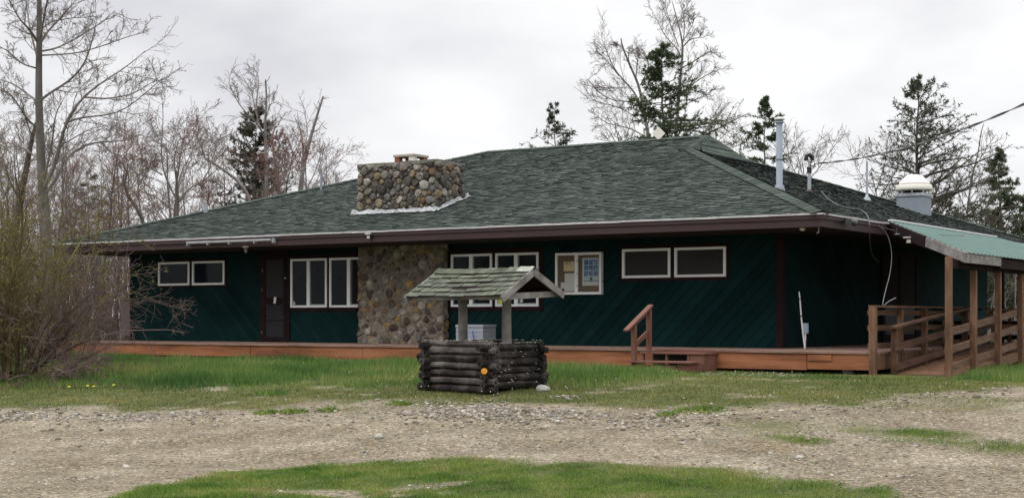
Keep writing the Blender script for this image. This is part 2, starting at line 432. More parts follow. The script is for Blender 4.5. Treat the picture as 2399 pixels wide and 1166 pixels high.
def chips(P, n, t0, spread, ln, wd, rng, along=.5, tj=.4):
    """small leaf/needle triangles along polylines"""
    M = P.shape[0]
    t = t0 + (1 - t0) * rng.random((M, n)); b, tan = sample(P, t)
    tan /= np.linalg.norm(tan, axis=2, keepdims=True) + 1e-9
    b = (b + rng.normal(size=b.shape) * spread).reshape(-1, 3); tan = tan.reshape(-1, 3)
    d = tan * along + rng.normal(size=tan.shape) * .6; d /= np.linalg.norm(d, axis=1, keepdims=True)
    s = np.cross(d, rng.normal(size=d.shape)); s /= np.linalg.norm(s, axis=1, keepdims=True) + 1e-9
    l = ln * (1 - tj + 2 * tj * rng.random((len(b), 1))); w = wd * (1 - tj + 2 * tj * rng.random((len(b), 1)))
    V = np.stack([b - s * w / 2, b + s * w / 2, b + d * l], 1).reshape(-1, 3)
    return V, np.arange(len(V)).reshape(-1, 3)
def trunk_line(H, r, lean, npts, wob, rng):
    z = np.linspace(-.15, H, npts); x = np.cumsum(rng.normal(size=npts) * wob) + lean[0] * z / H; y = np.cumsum(rng.normal(size=npts) * wob) + lean[1] * z / H
    x -= x[0]; y -= y[0]
    P = np.stack([x, y, z], 1)[None]
    R = (r * (1 - .88 * (np.linspace(0, 1, npts)) ** .9))[None]; R[0, 0] *= 1.35
    return P, R
def tree_from(name, loc, trunkPR, crown, leaves, label, cat, barkm, twigm, leafm=None, group=None, crown_name='crown', leaf_name='foliage', world=False):
    root = empty(name, loc, label, cat, group)
    off = np.array(loc) if world else 0
    v, f = merge([tubes(p, r, 10) for p, r in trunkPR])
    link('trunk', raw_mesh('trunk', v - off, f, [barkm], smooth=True), root)
    if crown:
        v, f = merge([tubes(p, r, s) for p, r, s in crown])
        link(crown_name, raw_mesh(crown_name, v - off, f, [twigm]), root)
    if leaves:
        v, f = merge(leaves)
        link(leaf_name, raw_mesh(leaf_name, v - off, f, [leafm]), root)
    return root
def bare_crown(P, R, rng, n1=16, n2=8, n3=6, n4=3, t0=.3, a1=45, l1=.42, up=.05, twig=.0055, wob=.13, lk=.55):
    c1, r1 = spawn(P, R, n1, t0, 1.0, a1, l1, lk, .5, 9, wob, up, rng, .012)
    c2, r2 = spawn(c1, r1, n2, .2, 1.0, 42, .42, .4, .55, 6, wob * 1.1, up * .8, rng, .009)
    out = [(c1, r1, 6), (c2, r2, 4)]
    c3, r3 = spawn(c2, r2, n3, .15, 1.0, 40, .5, .3, .6, 5, wob * 1.2, up * .6, rng, twig)
    out.append((c3, r3, 3)); last = c3
    if n4:
        c4, r4 = spawn(c3, r3, n4, .2, 1.0, 38, .55, .3, .7, 4, wob * 1.2, up * .4, rng, twig * .8)
        out.append((c4, r4, 3)); last = c4
    return out, last
def copy_tree(src, loc, scale, rotz, label=None, group=None):
    r = src.copy(); COL.objects.link(r); r.location = loc; r.scale = (scale[0], scale[0], scale[1]) if hasattr(scale, '__len__') else (scale,) * 3
    r.rotation_euler = (0, 0, rotz)
    if label: r['label'] = label
    if group: r['group'] = group
    for ch in list(src.children):
        c = ch.copy(); COL.objects.link(c); c.parent = r
    return r

# ================================================================== GROUND
rng = np.random.default_rng(7)
FAR_EDGE = [(-400, 975), (0, 968), (200, 962), (400, 962), (600, 962), (700, 952), (830, 962), (960, 950), (1100, 947), (1300, 948), (1450, 960), (1600, 954), (1800, 952), (2000, 946), (2100, 925), (2250, 912), (2399, 906), (2800, 900)]
NEAR_EDGE = [(-400, 1300), (200, 1230), (280, 1168), (330, 1150), (450, 1122), (600, 1100), (900, 1090), (1150, 1083), (1300, 1087), (1400, 1102), (1700, 1118), (1900, 1142), (2060, 1170), (2200, 1215), (2800, 1300)]
fr = np.array([(u - CX) / F_PX for u, v in FAR_EDGE]); fd = np.array([ground_d(u, v) for u, v in FAR_EDGE])
nr = np.array([(u - CX) / F_PX for u, v in NEAR_EDGE]); nd = np.array([ground_d(u, v) for u, v in NEAR_EDGE])
def polar(X, Y):
    d = X * FX + Y * FY; s = X * RX + Y * RY
    return np.where(d > 1, s / np.maximum(d, 1), 0), d
PATCHES = []
for (u_, v_, a1_, a2_, s_) in ((2075, 1002, .6, .3, .45), (2140, 1008, .6, .3, .4), (2230, 1030, .6, .25, .3), (2360, 1045, .5, .25, .3), (1850, 1034, .45, .2, .55), (2180, 952, .9, .3, .2), (2260, 935, .9, .3, .2), (1800, 1000, .4, .3, .2)):
    d_ = ground_d(u_, v_); a_, b_ = ray(u_); PATCHES.append((a_ * d_, b_ * d_, a1_, a2_, s_))
def grassy(X, Y):
    """1 where the lawn grows, 0 on the gravel drive (soft edge, clumpy)"""
    r, d = polar(X, Y)
    n1 = vnoise(X, Y, .9, 11) - .5; n2 = vnoise(X, Y, .25, 12) - .5; n3 = vnoise(X, Y, 3.1, 13) - .5
    wob = n1 * .9 + n2 * .5
    a = (d - np.interp(r, fr, fd)) + wob * 1.3 - .15
    b = (np.interp(r, nr, nd) - d) + wob * 1.0 + n3 * .7 - .05
    e = np.maximum(a / 1.0, b / .7)
    patch = np.clip((vnoise(X, Y, .75, 21) * .6 + vnoise(X, Y, 2.6, 22) * .6 - .88) * 6, 0, 1)
    right = np.clip((r - .18) / .06, 0, 1) * np.clip((d - 15.3) / 1.0, 0, 1) * np.clip((19 - d) / 2.0, 0, 1)
    e = np.maximum(e, np.where(patch * right > .05, patch * right * .7 - .25, -1))
    for (cx_, cy_, rx_, ry_, s_) in PATCHES:
        q = np.hypot((X - cx_) / rx_, (Y - cy_) / ry_) + (vnoise(X, Y, .35, 23) - .5) * .9
        e = np.maximum(e, np.clip(1 - q, -1, 1) * s_ - .1)
    m = np.clip(e * 1.6 + .5, 0, 1)
    # worn bare patches inside the lawns
    bare = np.clip((vnoise(X, Y, .8, 31) + vnoise(X, Y, .3, 32) * .5 - 1.08) * 6, 0, 1)
    near_lawn = (d < 15.2)
    return m * (1 - bare * np.where(near_lawn, .9, .75))
fine_x = np.arange(-36, 9, .13); fine_y = np.arange(7.5, 29, .13)
xs = np.concatenate([[-3000, -1500, -700, -350, -200, -140, -100, -75, -60, -50, -44, -40, -38], fine_x, [10, 12, 15, 20, 28, 40, 60, 100, 180, 350, 700, 1500, 3000]])
ys = np.concatenate([[-60, -20, -5, 2, 5, 7], fine_y, [30, 31.5, 33, 35, 38, 42, 46, 52, 60, 75, 100, 150, 250, 500, 1000, 2000, 4000]])
GX, GY = np.meshgrid(xs, ys, indexing='xy')
GZ = gz(GX, GY)
V = np.stack([GX, GY, GZ], -1).reshape(-1, 3)
ny, nx = GX.shape
idx = np.arange(ny * nx).reshape(ny, nx)
Fq = np.stack([idx[:-1, :-1], idx[:-1, 1:], idx[1:, 1:], idx[1:, :-1]], -1).reshape(-1, 4)
gm = grassy(GX, GY)
gm = np.where((GY > 27) | (GX < -37) | (GX > 12), 1.0, gm).ravel()

m = bpy.data.materials.new('ground_soil_and_gravel'); m.use_nodes = True
nt = m.node_tree; N = nt.nodes; K = nt.links.new; p = N['Principled BSDF']
p.inputs['Roughness'].default_value = .95; p.inputs['Specular IOR Level'].default_value = .12
tc = N.new('ShaderNodeTexCoord')
def noise(s, det=6, ro=.6):
    n = N.new('ShaderNodeTexNoise'); n.inputs['Scale'].default_value = s; n.inputs['Detail'].default_value = det; n.inputs['Roughness'].default_value = ro
    K(tc.outputs['Object'], n.inputs['Vector']); return n.outputs['Fac']
def ramp(inp, stops, const=False):
    r = N.new('ShaderNodeValToRGB'); e = r.color_ramp.elements
    if const: r.color_ramp.interpolation = 'CONSTANT'
    while len(e) < len(stops): e.new(.5)
    for i, (q, c) in enumerate(stops): e[i].position = q; e[i].color = (*c, 1)
    K(inp, r.inputs[0]); return r.outputs[0]
def mixc(f, a, b, mode='MIX'):
    x = N.new('ShaderNodeMix'); x.data_type = 'RGBA'; x.blend_type = mode
    if isinstance(f, float): x.inputs[0].default_value = f
    else: K(f, x.inputs[0])
    K(a, x.inputs[6]); K(b, x.inputs[7]); return x.outputs[2]
vo = N.new('ShaderNodeTexVoronoi'); vo.inputs['Scale'].default_value = 34; K(tc.outputs['Object'], vo.inputs['Vector'])
vo2 = N.new('ShaderNodeTexVoronoi'); vo2.inputs['Scale'].default_value = 95; K(tc.outputs['Object'], vo2.inputs['Vector'])
sepc = N.new('ShaderNodeSeparateColor'); K(vo.outputs['Color'], sepc.inputs[0])
sepc2 = N.new('ShaderNodeSeparateColor'); K(vo2.outputs['Color'], sepc2.inputs[0])
base = ramp(noise(1.1, 8, .65), [(.3, (.125, .104, .074)), (.5, (.182, .157, .117)), (.68, (.245, .217, .168))])
st1 = ramp(sepc.outputs[0], [(0, (.58, .57, .54)), (.25, (.9, .88, .86)), (.5, (1.1, 1.08, 1.06)), (.85, (1.35, 1.33, 1.3)), (.97, (1.9, 1.88, 1.85))])
st2 = ramp(sepc2.outputs[0], [(0, (.7, .68, .66)), (.5, (1, 1, 1)), (.92, (1.35, 1.33, 1.3))])
gcol = mixc(1.0, mixc(1.0, base, st1, 'MULTIPLY'), st2, 'MULTIPLY')
dirt = ramp(noise(.9, 9, .72), [(.54, (1, 1, 1)), (.64, (.84, .79, .72)), (.74, (.56, .47, .38))])
gcol = mixc(1.0, gcol, dirt, 'MULTIPLY')
soil = ramp(noise(3.0, 8, .7), [(.3, (.05, .062, .02)), (.5, (.085, .095, .035)), (.7, (.14, .125, .06))])
at = N.new('ShaderNodeAttribute'); at.attribute_name = 'lawn'
K(mixc(at.outputs['Fac'], gcol, soil), p.inputs['Base Color'])
bp = N.new('ShaderNodeBump'); bp.inputs['Strength'].default_value = .8; bp.inputs['Distance'].default_value = .02
K(noise(22, 10, .75), bp.inputs['Height'])
bp2 = N.new('ShaderNodeBump'); bp2.inputs['Strength'].default_value = .5; bp2.inputs['Distance'].default_value = .012; bp2.invert = True
K(vo.outputs['Distance'], bp2.inputs['Height']); K(bp.outputs[0], bp2.inputs['Normal']); K(bp2.outputs[0], p.inputs['Normal'])
me = raw_mesh('ground', V, [Fq], [m], smooth=True)
a_ = me.attributes.new('lawn', 'FLOAT', 'POINT'); a_.data.foreach_set('value', gm.astype(np.float32))
tag(link('ground', me), kind='structure', label='gravel drive and lawn ground')

def cand(n, d0, d1, u0=-60, u1=2460, power=1.0):
    """random ground points inside the view wedge, even per ground area or denser near"""
    d = (d0 ** (2 * power) + (d1 ** (2 * power) - d0 ** (2 * power)) * rng.random(n)) ** (1 / (2 * power))
    r = (u0 + (u1 - u0) * rng.random(n) - CX) / F_PX
    return (FX + RX * r) * d, (FY + RY * r) * d
def blades(X, Y, hgt, wid, lean=.35):
    n = len(X); z = gz(X, Y) - .005
    an = rng.random(n) * 6.283; c, s = np.cos(an), np.sin(an)
    lx, ly = rng.normal(size=n) * lean * hgt, rng.normal(size=n) * lean * hgt
    A = np.stack([X - c * wid / 2, Y - s * wid / 2, z], 1); B = np.stack([X + c * wid / 2, Y + s * wid / 2, z], 1)
    T = np.stack([X + lx, Y + ly, z + hgt], 1)
    return np.stack([A, B, T], 1).reshape(-1, 3)
def stuff(name, V, Fc, mats, label, **k):
    o = link(name, raw_mesh(name, V, Fc, mats, **k)); tag(o, label, kind='stuff'); return o
# shallow band of low worn grass, tall band of lush grass, near lawn
WELL = onG(1134, 893); WC = np.array([WELL.x, WELL.y])
def keep_off(X, Y):
    ok = ~((Y > 24.30) & (X > -29.4) & (X < -7.5))
    return ok
def tall_field(X, Y):
    r, d = polar(X, Y)
    t = np.clip((d - np.interp(r, fr, fd) - 2.0) / 2.2, 0, 1) * np.clip((.14 - r) / .1, .12, 1)
    t = t * (.35 + 1.1 * vnoise(X, Y, 1.6, 41) ** 1.3) + .9 * np.clip((vnoise(X, Y, .55, 42) - .72) * 6, 0, 1) * t
    # longer tufts along the well and the ramp
    t = t * (1 - .85 * np.clip((Y - 23.1) / .7, 0, 1))
    w = np.clip(1.35 - np.hypot(X - WC[0], Y - WC[1]), 0, .5) * 2.2
    rm = np.clip((r - .29) / .02, 0, 1) * np.clip((Y - 22.6) / .8, 0, 1) * .8
    return np.clip(np.maximum(np.maximum(t, w * (vnoise(X, Y, .3, 43) + .3)), rm), 0, 1.2)
X, Y = cand(350000, 17.5, 41, -60, 2620, power=.75)
gmask = grassy(X, Y); k = (rng.random(len(X)) < gmask ** 1.5) & keep_off(X, Y) & (Y < 34); X, Y = X[k], Y[k]
t = tall_field(X, Y); tall = rng.random(len(X)) < np.clip(t * 1.7, 0, 1)
hh = np.where(tall, .05 + .12 * t, .022) * (.6 + .8 * rng.random(len(X)))
Vb = blades(X[tall], Y[tall], hh[tall], .013); stuff('lush_grass', Vb, [np.arange(len(Vb)).reshape(-1, 3)], [grass_m], 'longer bright green grass between the gravel and the deck')
Xs, Ys = X[~tall], Y[~tall]; Vb = blades(Xs, Ys, hh[~tall] + .008, .017, .8)
stuff('short_grass', Vb, [np.arange(len(Vb)).reshape(-1, 3)], [grass_short], 'short worn olive grass along the gravel edge')
X, Y = cand(210000, 12.4, 16.3, power=.8)
gmask = grassy(X, Y); k = rng.random(len(X)) < gmask ** 1.5; X, Y = X[k], Y[k]
tn = vnoise(X, Y, .35, 51) * .6 + vnoise(X, Y, 1.3, 52) * .4
Vb = blades(X, Y, (.012 + .055 * tn ** 1.6) * (.6 + .8 * rng.random(len(X))), .0085, .6)
stuff('near_lawn', Vb, [np.arange(len(Vb)).reshape(-1, 3)], [grass_near], 'bright short grass in front of the gravel drive')
# gravel
X, Y = cand(60000, 12.6, 25.5, power=.6)
gmask = grassy(X, Y); r, d = polar(X, Y)
strip = np.exp(-((d - (np.interp(r, fr, fd) - .75)) / .55) ** 2) * np.clip((vnoise(X, Y, 1.7, 61) - .25) * 2.5, 0, 1) * np.clip((.22 - r) / .06, 0, 1)
cl = np.clip((vnoise(X, Y, .9, 62) - .35) * 2, .15, 1)
k = rng.random(len(X)) < np.clip(1 - gmask * 1.25, .004, 1) * np.clip(.38 * cl + strip * 1.0, 0, 1); X, Y, strip = X[k], Y[k], strip[k]
n = len(X); sz = (.005 + .013 * rng.random(n) ** 2.2) * (1 + 1.3 * (strip > .35) * rng.random(n)) * (1 + 1.6 * (rng.random(n) > .992))
S = np.stack([sz * (1 + .5 * rng.random(n)), sz, sz * (.45 + .4 * rng.random(n))], 1)
C = np.stack([X, Y, gz(X, Y) + S[:, 2] * .35], 1)
Vb, Fb = blobs(C, S, rng.random(n) * 6.28, rng, ICO0, .22)
stuff('gravel', Vb, [Fb], [gravel_m], 'loose grey and tan gravel of the drive')
X, Y = cand(90000, 15.5, 24, power=.6); r, d = polar(X, Y); q = d - np.interp(r, fr, fd)
seg = np.clip((.06 - np.abs(r + .02)) / .04, 0, 1) + .6 * np.clip((-.26 - r) / .05, 0, 1) + .35 * np.clip((.06 - np.abs(r - .12)) / .04, 0, 1) + .07
k = rng.random(len(X)) < np.exp(-((q + .7) / .75) ** 2) * seg * np.clip((vnoise(X, Y, 1.1, 66) - .2) * 2, 0, 1) * .85; X, Y = X[k], Y[k]
n = len(X); sz = .009 + .024 * rng.random(n) ** 2.2; S = np.stack([sz * (1 + .5 * rng.random(n)), sz, sz * (.5 + .3 * rng.random(n))], 1)
Vb, Fb = blobs(np.stack([X, Y, gz(X, Y) + S[:, 2] * .5], 1), S, rng.random(n) * 6.28, rng, ICO0, .24)
stuff('coarse_stones', Vb, [Fb], [mk('coarse_gravel_stones', [(.74, .72, .68), (1.0, .98, .93)], .9, 25, icols=GRV, island=.25, bump=.4)], 'ridge of larger pale stones along the far edge of the drive')
# pebble strip spilled against the deck, left of the chimney
pl = []
for (u0, u1, v0, v1, n) in ((560, 730, 829, 842, 1500), (1280, 1440, 858, 864, 60), (1640, 1880, 866, 882, 260), (730, 1000, 838, 850, 260), (340, 560, 826, 836, 160), (1290, 1360, 925, 935, 30)):
    for _ in range(n):
        u, v = u0 + (u1 - u0) * random.random(), v0 + (v1 - v0) * random.random()
        q = onG(u, v)
        if q.y < 24.28: pl.append((q.x, q.y, q.z))
pl = np.array(pl); n = len(pl); sz = .012 + .018 * rng.random(n)
Vb, Fb = blobs(pl + [0, 0, .01], np.stack([sz * 1.3, sz, sz * .6], 1), rng.random(n) * 6, rng, ICO0, .2)
stuff('spilled_pebbles', Vb, [Fb], [gravel_m], 'pale pebbles spilled along the foot of the deck')
# white petals / specks in the lawn
X, Y = cand(5000, 18, 36); gmask = grassy(X, Y); k = (gmask > .6) & keep_off(X, Y) & (vnoise(X, Y, 2, 71) > .62) & (Y < 25); X, Y = X[k][:140], Y[k][:140]
n = len(X); Vb, Fb = blobs(np.stack([X, Y, gz(X, Y) + .05 + .04 * rng.random(n)], 1), np.full((n, 3), .009), rng.random(n), rng, ICO0, .2)
stuff('fallen_petals', Vb, [Fb], [petal_w], 'tiny pale petals scattered over the lawn')
# dead leaves under the shrub
pl = np.array([tuple(onG(-30 + 380 * random.random() ** 1.4, 850 + 62 * random.random())) for _ in range(2600)]); n = len(pl)
Vb, Fb = blobs(pl + [0, 0, .012], np.stack([.03 + .02 * rng.random(n), .02 + .01 * rng.random(n), .004 + .006 * rng.random(n)], 1), rng.random(n) * 6, rng, ICO0, .35)
stuff('leaf_litter', Vb, [Fb], [leaf_litter_m], 'dead brown leaves under the bushes at left')
# single stones and flowers
def rock(u, v, r, label, mat_=rock_w, group=None):
    q = onG(u, v); R_ = np.random.default_rng(int(u * 7 + v)); Vv, Ff = ICO2
    P = Vv * (1 + .12 * np.sin(Vv[:, [0]] * 3 + u) + .1 * (R_.random((len(Vv), 1)) - .5)) * np.array([r * 1.15, r, r * .75])
    o = link('rock', raw_mesh('rock', P + [0, 0, r * .35], [Ff], [mat_], smooth=True), loc=q)
    return tag(o, label, 'rock', group)
rock(1273, 914, .085, 'pale round rock in the grass at the right corner of the log well')
rock(150, 823, .16, 'largest white rock behind the bushes at left')
rock(180, 826, .13, 'white rock at the right end of the rock row behind the left bushes')
rock(118, 822, .12, 'white rock at the left end of the rock row behind the bushes')
rock(888, 992 + 40, .05, 'small dark stone lying alone on the gravel, left of centre', concrete)
for (u, v, s) in ((205, 914, 1), (219, 915, 0), (266, 912, 2), (162, 916, 3)):
    q = onG(u, v); mb = MB(); hgt = .06
    mb.tube([q, q + Vector((.004, 0, hgt))], .002, bud_m, 4)
    mb.lathe(q + Vector((.004, 0, hgt)), [(.004, -.006), (.024, .0), (.026, .006), (.012, .014), (.002, .015)], flower_y, 10)
    one('dandelion', ['taller of the two dandelions side by side in the lawn near the bush', 'right one of the two dandelions side by side in the lawn', 'single yellow dandelion to the right of the dandelion pair', 'pale dandelion left of the dandelion pair'][s], 'dandelion', mb, q, 'dandelions in the lawn')

for i, (u, v, s_, lab) in enumerate(((1640, 958, 1.3, 'largest leafy green weed clump on the far gravel edge, right of the well'), (1562, 966, .5, 'tiny green weed left of the largest weed clump'), (685, 970, .9, 'bright green weed clump on the gravel edge left of the well'), (622, 972, .7, 'small flat weed left of the bright green weed clump'), (772, 966, .6, 'small weed on the gravel edge nearest the well on its left'), (633, 926, 1.1, 'dark grass tuft in the worn lawn at left'), (935, 950, .7, 'weed clump beside the pale pebbles left of the well'))):
    q = onG(u, v); R_ = RSg = np.random.default_rng(900 + i); n = int(260 * s_); rr_ = .2 * s_ * np.sqrt(R_.random(n)); a_ = R_.random(n) * 6.283
    Vb = blades(q.x + np.cos(a_) * rr_ * 1.3, q.y + np.sin(a_) * rr_, (.10 if i == 5 else .055) * (.5 + R_.random(n)) * (1.2 - rr_ / (.2 * s_) * .6), .014 if i == 5 else .03, .9)
    o = link('weed_clump', raw_mesh('weed_clump', Vb - np.array(q), [np.arange(len(Vb)).reshape(-1, 3)], [grass_m if i == 5 else grass_near]), loc=q); tag(o, lab, 'weed', 'weeds at the gravel edge')
# dry stick lying by the deck
qa, qb = onG(488, 832), onG(590, 836); mb = MB(); mb.tube([qa + Vector((0, 0, .12)), qa.lerp(qb, .5) + Vector((0, 0, .09)), qb + Vector((0, 0, .03))], [.01, .014, .01], twig_pale, 6); one('dry_stick', 'long dry pale stick lying against the foot of the deck at left', 'stick', mb, qa)

# ================================================================== LODGE BUILDING
WY, WX0, WX1, WYB = 26.5, -29.0, -11.4, 40.0          # front wall plane, left end, right end, back
DZ = 1.02                                              # deck floor
EX0, EX1, EY0, EY1, EZ = -30.0, -9.95, 24.9, 41.6, 3.416
MF, NS = .309, .354
def zf(Y): return EZ + MF * (Y - EY0)
def zr(X): return EZ + NS * (EX1 - X)
def zl(X): return EZ + NS * (X - EX0)
RYc = (EY0 + EY1) / 2; RZ = zf(RYc)
GX_ = -15.9; GYa = EY0 + NS * (EX1 - GX_) / MF; GYb = EY1 - (GYa - EY0)
RRx = -16.2; RLx = EX0 + (RZ - EZ) / NS
lodge = empty('lodge_building', (-20.2, 26.5, DZ), 'long low dark green clubhouse with hipped shingle roof and stone chimney', 'building')

# --- walls
SOF = 3.19
w = MB(); w.box((WX0, WY, DZ - .5), (WX1, WY + .15, SOF), green_back)
w.box((WX1 - .15, WY + .15, DZ - .5), (WX1, WYB, SOF), green_back)
w.box((WX0, WY + .15, DZ - .5), (WX0 + .15, WYB, SOF), green_back)
w.box((WX0 + .15, WYB - .15, DZ - .5), (WX1 - .15, WYB, SOF), green_back)
w.build('wall', lodge)
def clip_poly(poly, s0, s1, z0, z1):
    def cut(P, ax, val, keep_less):
        out = []
        for i in range(len(P)):
            a, b = P[i], P[(i + 1) % len(P)]
            ia = (a[ax] <= val) if keep_less else (a[ax] >= val); ib = (b[ax] <= val) if keep_less else (b[ax] >= val)
            if ia: out.append(a)
            if ia != ib:
                t = (val - a[ax]) / (b[ax] - a[ax]); out.append((a[0] + t * (b[0] - a[0]), a[1] + t * (b[1] - a[1])))
        return out
    for ax, val, kl in ((0, s0, False), (0, s1, True), (1, z0, False), (1, z1, True)):
        poly = cut(poly, ax, val, kl)
        if not poly: return []
    return poly
def boards(mb, s0, s1, z0, z1, sgn, place, sp=.2, gap=.012, th=.012, slope=1.0):
    """diagonal boards; place(s, z, out) -> world"""
    H = z1 - z0
    n0 = int((-H * slope - sp) / sp) - 1; n1 = int(((s1 - s0) + H * slope) / sp) + 2
    for k in range(n0, n1):
        a = s0 + k * sp + gap / 2; b = a + sp - gap
        if sgn > 0: P = [(a, z0), (b, z0), (b + H * slope, z1), (a + H * slope, z1)]
        else: P = [(a + H * slope, z0), (b + H * slope, z0), (b, z1), (a, z1)]
        P = clip_poly(P, s0, s1, z0, z1)
        if len(P) < 3: continue
        n = len(P); v = [place(s, z, th) for s, z in P] + [place(s, z, 0) for s, z in P]
        mb.add(v, [tuple(range(n))] + [(i, i + n, (i + 1) % n + n, (i + 1) % n) for i in range(n)], green_wall)
FP = lambda s, z, o: (s, WY - o, z)
SP = lambda s, z, o: (WX1 + o, s, z)
mb = MB(); boards(mb, WX0, -21.6, DZ, SOF, -1, FP, .2); mb.build('siding', lodge)
mb = MB(); boards(mb, -19.2, WX1, DZ, SOF, 1, FP, .25, .016); mb.build('siding', lodge)
mb = MB(); boards(mb, WY, WYB, DZ, SOF, -1, SP); mb.build('siding', lodge)
mb = MB(); mb.box((WX1 - .09, WY - .03, DZ), (WX1 + .035, WY - .0125, SOF - .002), maroon_dark); mb.box((WX1 + .0355, WY - .031, DZ), (WX1 + .05, WY + .09, SOF - .002), maroon_dark)
mb.build('corner_board', lodge); mb = MB(); mb.box((WX0 - .02, WY - .03, DZ), (WX0 + .03, WY - .0125, SOF - .002), maroon_dark)
mb.build('corner_board', lodge)

# --- roof
rf = MB()
def sheet(pts, m, dz=-.03): rf.add([(x, y, z + dz) for x, y, z in pts], [tuple(range(len(pts)))], m)
P1, P2 = (GX_, GYa, zr(GX_)), (GX_, GYb, zr(GX_)); RR, RL = (RRx, RYc, RZ), (RLx, RYc, RZ)
c00, c10, c11, c01 = (EX0, EY0, EZ), (EX1, EY0, EZ), (EX1, EY1, EZ), (EX0, EY1, EZ)
sheet([c00, c10, P1, RR, RL], shingle_edge); sheet([c10, c11, P2, P1], shingle_edge); sheet([P1, P2, RR], shingle_edge)
sheet([c01, RL, RR, P2, c11], shingle_edge); sheet([c00, RL, c01], shingle_edge)
def shingles(O, A, U, Nn, rowlim, vmax, seed, e=.142):
    """courses of overlapping tabs; O origin on the eave, A along, U up the slope"""
    R = random.Random(seed); O, A, U, Nn = map(Vector, (O, A, U, Nn)); k = 0
    while k * e < vmax:
        v0 = k * e; lo, hi = rowlim(v0 + e * .5)
        a = lo - R.random() * .2
        sag = [R.uniform(-.012, .012) for _ in range(60)]
        while a < hi:
            wd = R.choice((.10, .14, .18, .22)); a0, a1 = max(a, lo), min(a + wd - .006, hi); a += wd
            if a1 - a0 < .03: continue
            j = R.uniform(-.018, .012); lift = .012 + R.random() * .014
            b0 = v0 + j; b1 = v0 + e + .03
            if b1 > vmax: b1 = vmax
            q = [O + A * a0 + U * b0 + Nn * lift, O + A * a1 + U * b0 + Nn * (lift + R.uniform(-.003, .003)), O + A * a1 + U * b1 + Nn * .003, O + A * a0 + U * b1 + Nn * .003]
            rf.add(q, [(0, 1, 2, 3)], shingle)
            q2 = [q[0] - Nn * (lift + .004), q[1] - Nn * (lift + .004), q[1] + Vector((0, 0, 0)), q[0] + Vector((0, 0, 0))]
            rf.add(q2, [(0, 1, 2, 3)], shingle_edge)
        k += 1
sf = math.hypot(1, MF); sr = math.hypot(1, NS)
def lim_front(v):
    Yy = v / sf; zz = MF * Yy; x0 = zz / NS
    x1 = (EX1 - EX0) - zz / NS if Yy < GYa - EY0 else (GX_ - EX0) + (RRx - GX_) * (Yy - (GYa - EY0)) / (RYc - GYa)
    return x0, x1
shingles((EX0, EY0, EZ), (1, 0, 0), (0, 1 / sf, MF / sf), (0, -MF / sf, 1 / sf), lim_front, (RYc - EY0) * sf, 1)
def lim_right(v):
    t = v / sr; q = NS * t / MF; return q, (EY1 - EY0) - q
shingles((EX1, EY0, EZ), (0, 1, 0), (-1 / sr, 0, NS / sr), (NS / sr, 0, 1 / sr), lim_right, (EX1 - GX_) * sr, 2)
def lim_left(v):
    t = v / sr; q = NS * t / MF; return q, (EY1 - EY0) - q
shingles((EX0, EY0, EZ), (0, 1, 0), (1 / sr, 0, NS / sr), (-NS / sr, 0, 1 / sr), lim_left, (RLx - EX0) * sr, 3)
def lim_back(v):
    Yy = v / sf; zz = MF * Yy; return zz / NS, (EX1 - EX0) - zz / NS - (0 if Yy < GYa - EY0 else -.0)
shingles((EX0, EY1, EZ), (1, 0, 0), (0, -1 / sf, MF / sf), (0, MF / sf, 1 / sf), lim_back, (RYc - EY0) * sf, 4, .35)
roof = rf.build('roof', lodge)
# caps
def cap_line(mb, a, b, wd, step, n1, n2, seed):
    """overlapping folded caps from a (low) to b (high); n1, n2 are the two roof normals"""
    R = random.Random(seed); a, b = Vector(a), Vector(b); t = (b - a).normalized(); Ln = (b - a).length; n1, n2 = Vector(n1).normalized(), Vector(n2).normalized()
    s1 = t.cross(n1).normalized(); s2 = n2.cross(t).normalized()
    if (s1 + s2).z > 0: s1, s2 = -s1, -s2
    up = (n1 + n2).normalized(); k = 0
    while k * step < Ln:
        p = a + t * (k * step); q = a + t * min(Ln, (k + 1) * step + .03); l0, l1 = .036 + R.random() * .005, .028
        ww = wd * R.uniform(.96, 1.04)
        v = [p + up * l0 + s1 * ww, p + up * (l0 + .012), p + up * l0 + s2 * ww, q + up * l1 + s1 * ww, q + up * (l1 + .012), q + up * l1 + s2 * ww]
        mb.add(v, [(0, 1, 4, 3), (1, 2, 5, 4)], cap_shingle)
        mb.add([v[0], v[1], v[1] - up * .012, v[0] - up * .012, v[2], v[2] - up * .012], [(0, 3, 2, 1), (1, 2, 5, 4)], shingle_edge)
        k += 1
nF, nR, nL, nB = (0, -MF, 1), (NS, 0, 1), (-NS, 0, 1), (0, MF, 1)
for (a_, b_, wd_, st_, n1_, n2_, sd_, nm_) in ((c10, P1, .2, .2, nF, nR, 1, 'hip_cap'), (c11, P2, .2, .3, nB, nR, 2, 'hip_cap'), (c00, RL, .17, .2, nF, nL, 3, 'hip_cap'), (c01, RL, .17, .3, nB, nL, 4, 'hip_cap'), (RL, RR, .16, .2, nF, nB, 5, 'ridge_cap')):
    cp = MB(); cap_line(cp, a_, b_, wd_, st_, n1_, n2_, sd_); cp.build(nm_, roof)
